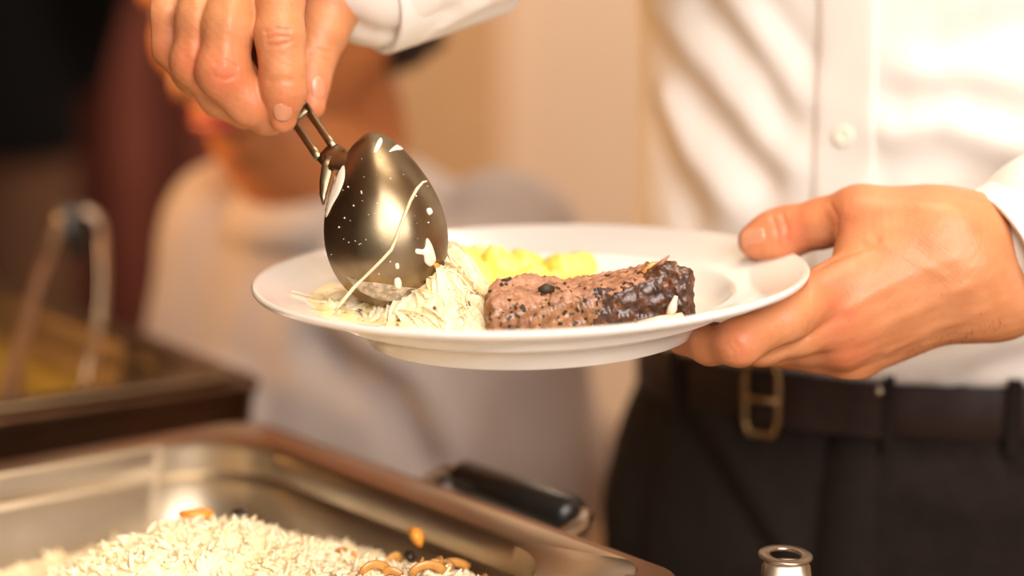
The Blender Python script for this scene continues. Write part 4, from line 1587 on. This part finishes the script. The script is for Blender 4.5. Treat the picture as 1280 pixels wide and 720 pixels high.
# ---------------------------------------------------------------- the other people
def clothed(name, label, base, yaw, spec):
    root = empty('person', (base[0], base[1], 0))
    tag(root, label, 'person')
    rt = rotz(yaw)
    b3 = np.array((base[0], base[1], 0))
    s = spec['hs']
    HV, HQ, RV, RQ, T, Rm = head_parts(spec['head'], spec['hyaw'], spec['hpitch'], s, spec.get('hg', .010))
    parts = [(HV, HQ)]
    lo = b3 + np.array((-.55, -.55, .03)); hi = b3 + np.array((.55, .55, spec['top'] + .1))
    for side, (S, E, Wp, fdir, nd) in spec['arms'].items():
        c = np.array(Wp)
        g = Grid(c - .16, c + .16, .004)
        A = g.new()
        g.cone(A, c, c + (np.array(E) - c) * .6, .024 * s, .03 * s, .01)
        flat_hand(g, A, c, fdir, nd, s * .9, side)
        v, q = g.mesh(A)
        parts.append((relax(v, q), q))
    g = Grid(lo, hi, .012)
    A = g.new()
    t = spec['torso']
    torso_sdf(g, A, base[0], base[1], yaw, t[0], [a - .025 for a in t[1]], [max(a - .025, .02) for a in t[2]], t[0][0] + .02, t[0][-1] + .01)
    g.cone(A, (base[0], base[1], t[0][-2]), np.array(spec['head']) + np.array((0, 0, -.10 * s)), .05 * s, .05 * s, .03)
    for sx in (-1, 1):
        hp = b3 + rt @ np.array((sx * spec['hipw'], 0, spec['hip']))
        kn = b3 + rt @ np.array((sx * spec['hipw'] * 1.05, .02, spec['hip'] * .55))
        an = b3 + rt @ np.array((sx * spec['hipw'] * 1.1, -.01, .08))
        g.chain(A, [hp, kn, an], [.06 * s, .045 * s, .03 * s], .03)
    parts.append(g.mesh(A))
    V, Q = join(parts)
    body = mk('body', V, Q, spec['skin'], root)
    mk('hair', RV, RQ, M['hair'], body)
    add_face(body, T, s, M['lips'], M['eye'], M['hair'])
    # top
    g = Grid(lo, hi, .008)
    A = g.new()
    torso_sdf(g, A, base[0], base[1], yaw, t[0], t[1], t[2], t[0][0], t[0][-1])
    for side, (S, E, Wp, fdir, nd) in spec['arms'].items():
        B = g.new()
        g.chain(B, [S, E, np.array(E) + (np.array(Wp) - np.array(E)) * .93], [r * s for r in spec['armr']], .03)
        A = smin(A, B, .018)
    V, Q = g.mesh(A)
    V = relax(V, Q, 2)
    N = vnorm(V, Q)
    V = V + N * (.004 * wob(V * np.array((1, 1, .6)), 34, 61))[:, None]
    if 'folds' in spec:
        tree = bvh(V, Q)
        for pix, w, a in spec['folds']: V = fold(V, N, tree, pix, w, a)
    top = mk(spec['topname'], V, Q, spec['topmat'], root)
    n = 40
    nk = np.array(spec['head']) + rotz(spec['hyaw']) @ np.array((0, -.035, -.155)) * s
    zt = t[0][-1] + spec.get('colz', 0)
    rr = []
    for r, z in ((.060, zt - .03), (.060, zt + .012), (.064, zt + .016), (.078, zt - .022), (.074, zt - .024)):
        rr.append([(base[0] * .4 + nk[0] * .6 + r * s * math.cos(2 * math.pi * j / n), base[1] * .4 + nk[1] * .6 + r * s * math.sin(2 * math.pi * j / n), z) for j in range(n)])
    MB().loft(rr, False, False).build('collar', spec['topmat'], top)
    # trousers
    g = Grid(lo, hi, .010)
    A = g.new()
    hp = spec['hip']
    torso_sdf(g, A, base[0], base[1], yaw, [hp - .05, hp + .12], [spec['hipw'] * 1.75, spec['hipw'] * 1.6], [spec['hipw'] * 1.2, spec['hipw'] * 1.1], hp - .04, hp + .12)
    for sx in (-1, 1):
        F = g.new()
        a = b3 + rt @ np.array((sx * spec['hipw'], 0, hp - .02))
        k = b3 + rt @ np.array((sx * spec['hipw'] * 1.05, .02, hp * .55))
        an = b3 + rt @ np.array((sx * spec['hipw'] * 1.1, -.01, .085))
        g.chain(F, [a, k, an], [.10 * s, .08 * s, .068 * s], .02)
        A = smin(A, F, .012)
        shoe(root, np.array((an[0], an[1], 0)) + rt @ np.array((0, .03, 0)), yaw, s, M['shoe'])
    V, Q = g.mesh(A)
    mk('trousers', relax(V, Q, 2), Q, spec['legmat'], root)


gy = math.atan2(.55, -.835)         # facing left and a little towards the camera
GB = (-.123, .595)
clothed('guest', 'person in pale grey shirt facing the buffet beyond the held plate', GB, gy, dict(
    hg=.014, hs=1.13, head=(-.180, .556, 1.144), hyaw=gy + R(2), colz=-.034, hpitch=R(-20), top=1.25,
    arms={1: ((-.228, .642, .935), (-.255, .617, .785), (-.235, .515, .800), (.1, -1, -.2), (-.8, 0, .6)),
          -1: ((-.006, .547, .935), (.014, .567, .755), (-.006, .530, .585), (-.2, -.3, -1), (.9, -.3, .2))},
    torso=([.47, .61, .76, .87, .94, .997], [.163, .163, .158, .155, .125, .06], [.125, .122, .118, .112, .09, .058]),
    armr=(.054, .050, .042), folds=[([(395, 430), (440, 465), (490, 500), (530, 575)], .018, -.022), ([(420, 415), (470, 455), (520, 490), (560, 570)], .016, .012)], hip=.48, hipw=.075, skin=M['skin_dark'], topmat=M['grey'], topname='shirt', legmat=M['trousers']))
by = R(200)
BBs = (-.905, 2.25)
clothed('far_guest', 'person in black jacket standing before the dark maroon curtain', BBs, by, dict(
    hs=1.0, head=(-.89, 2.21, 1.64), hyaw=by, hpitch=R(-5), top=1.8,
    arms={1: ((-1.08, 2.30, 1.38), (-1.14, 2.28, 1.10), (-1.13, 2.20, .88), (0, -.1, -1), (-1, 0, 0)),
          -1: ((-.73, 2.20, 1.38), (-.665, 2.26, 1.12), (-.72, 2.34, .95), (-.5, .2, -.7), (1, 0, .2))},
    torso=([.82, .92, 1.1, 1.28, 1.38, 1.46], [.20, .195, .19, .20, .17, .07], [.14, .14, .135, .135, .11, .07]),
    armr=(.070, .060, .050), hip=.84, hipw=.09, skin=M['skin_dark'], topmat=M['black'], topname='jacket', legmat=M['brown']))
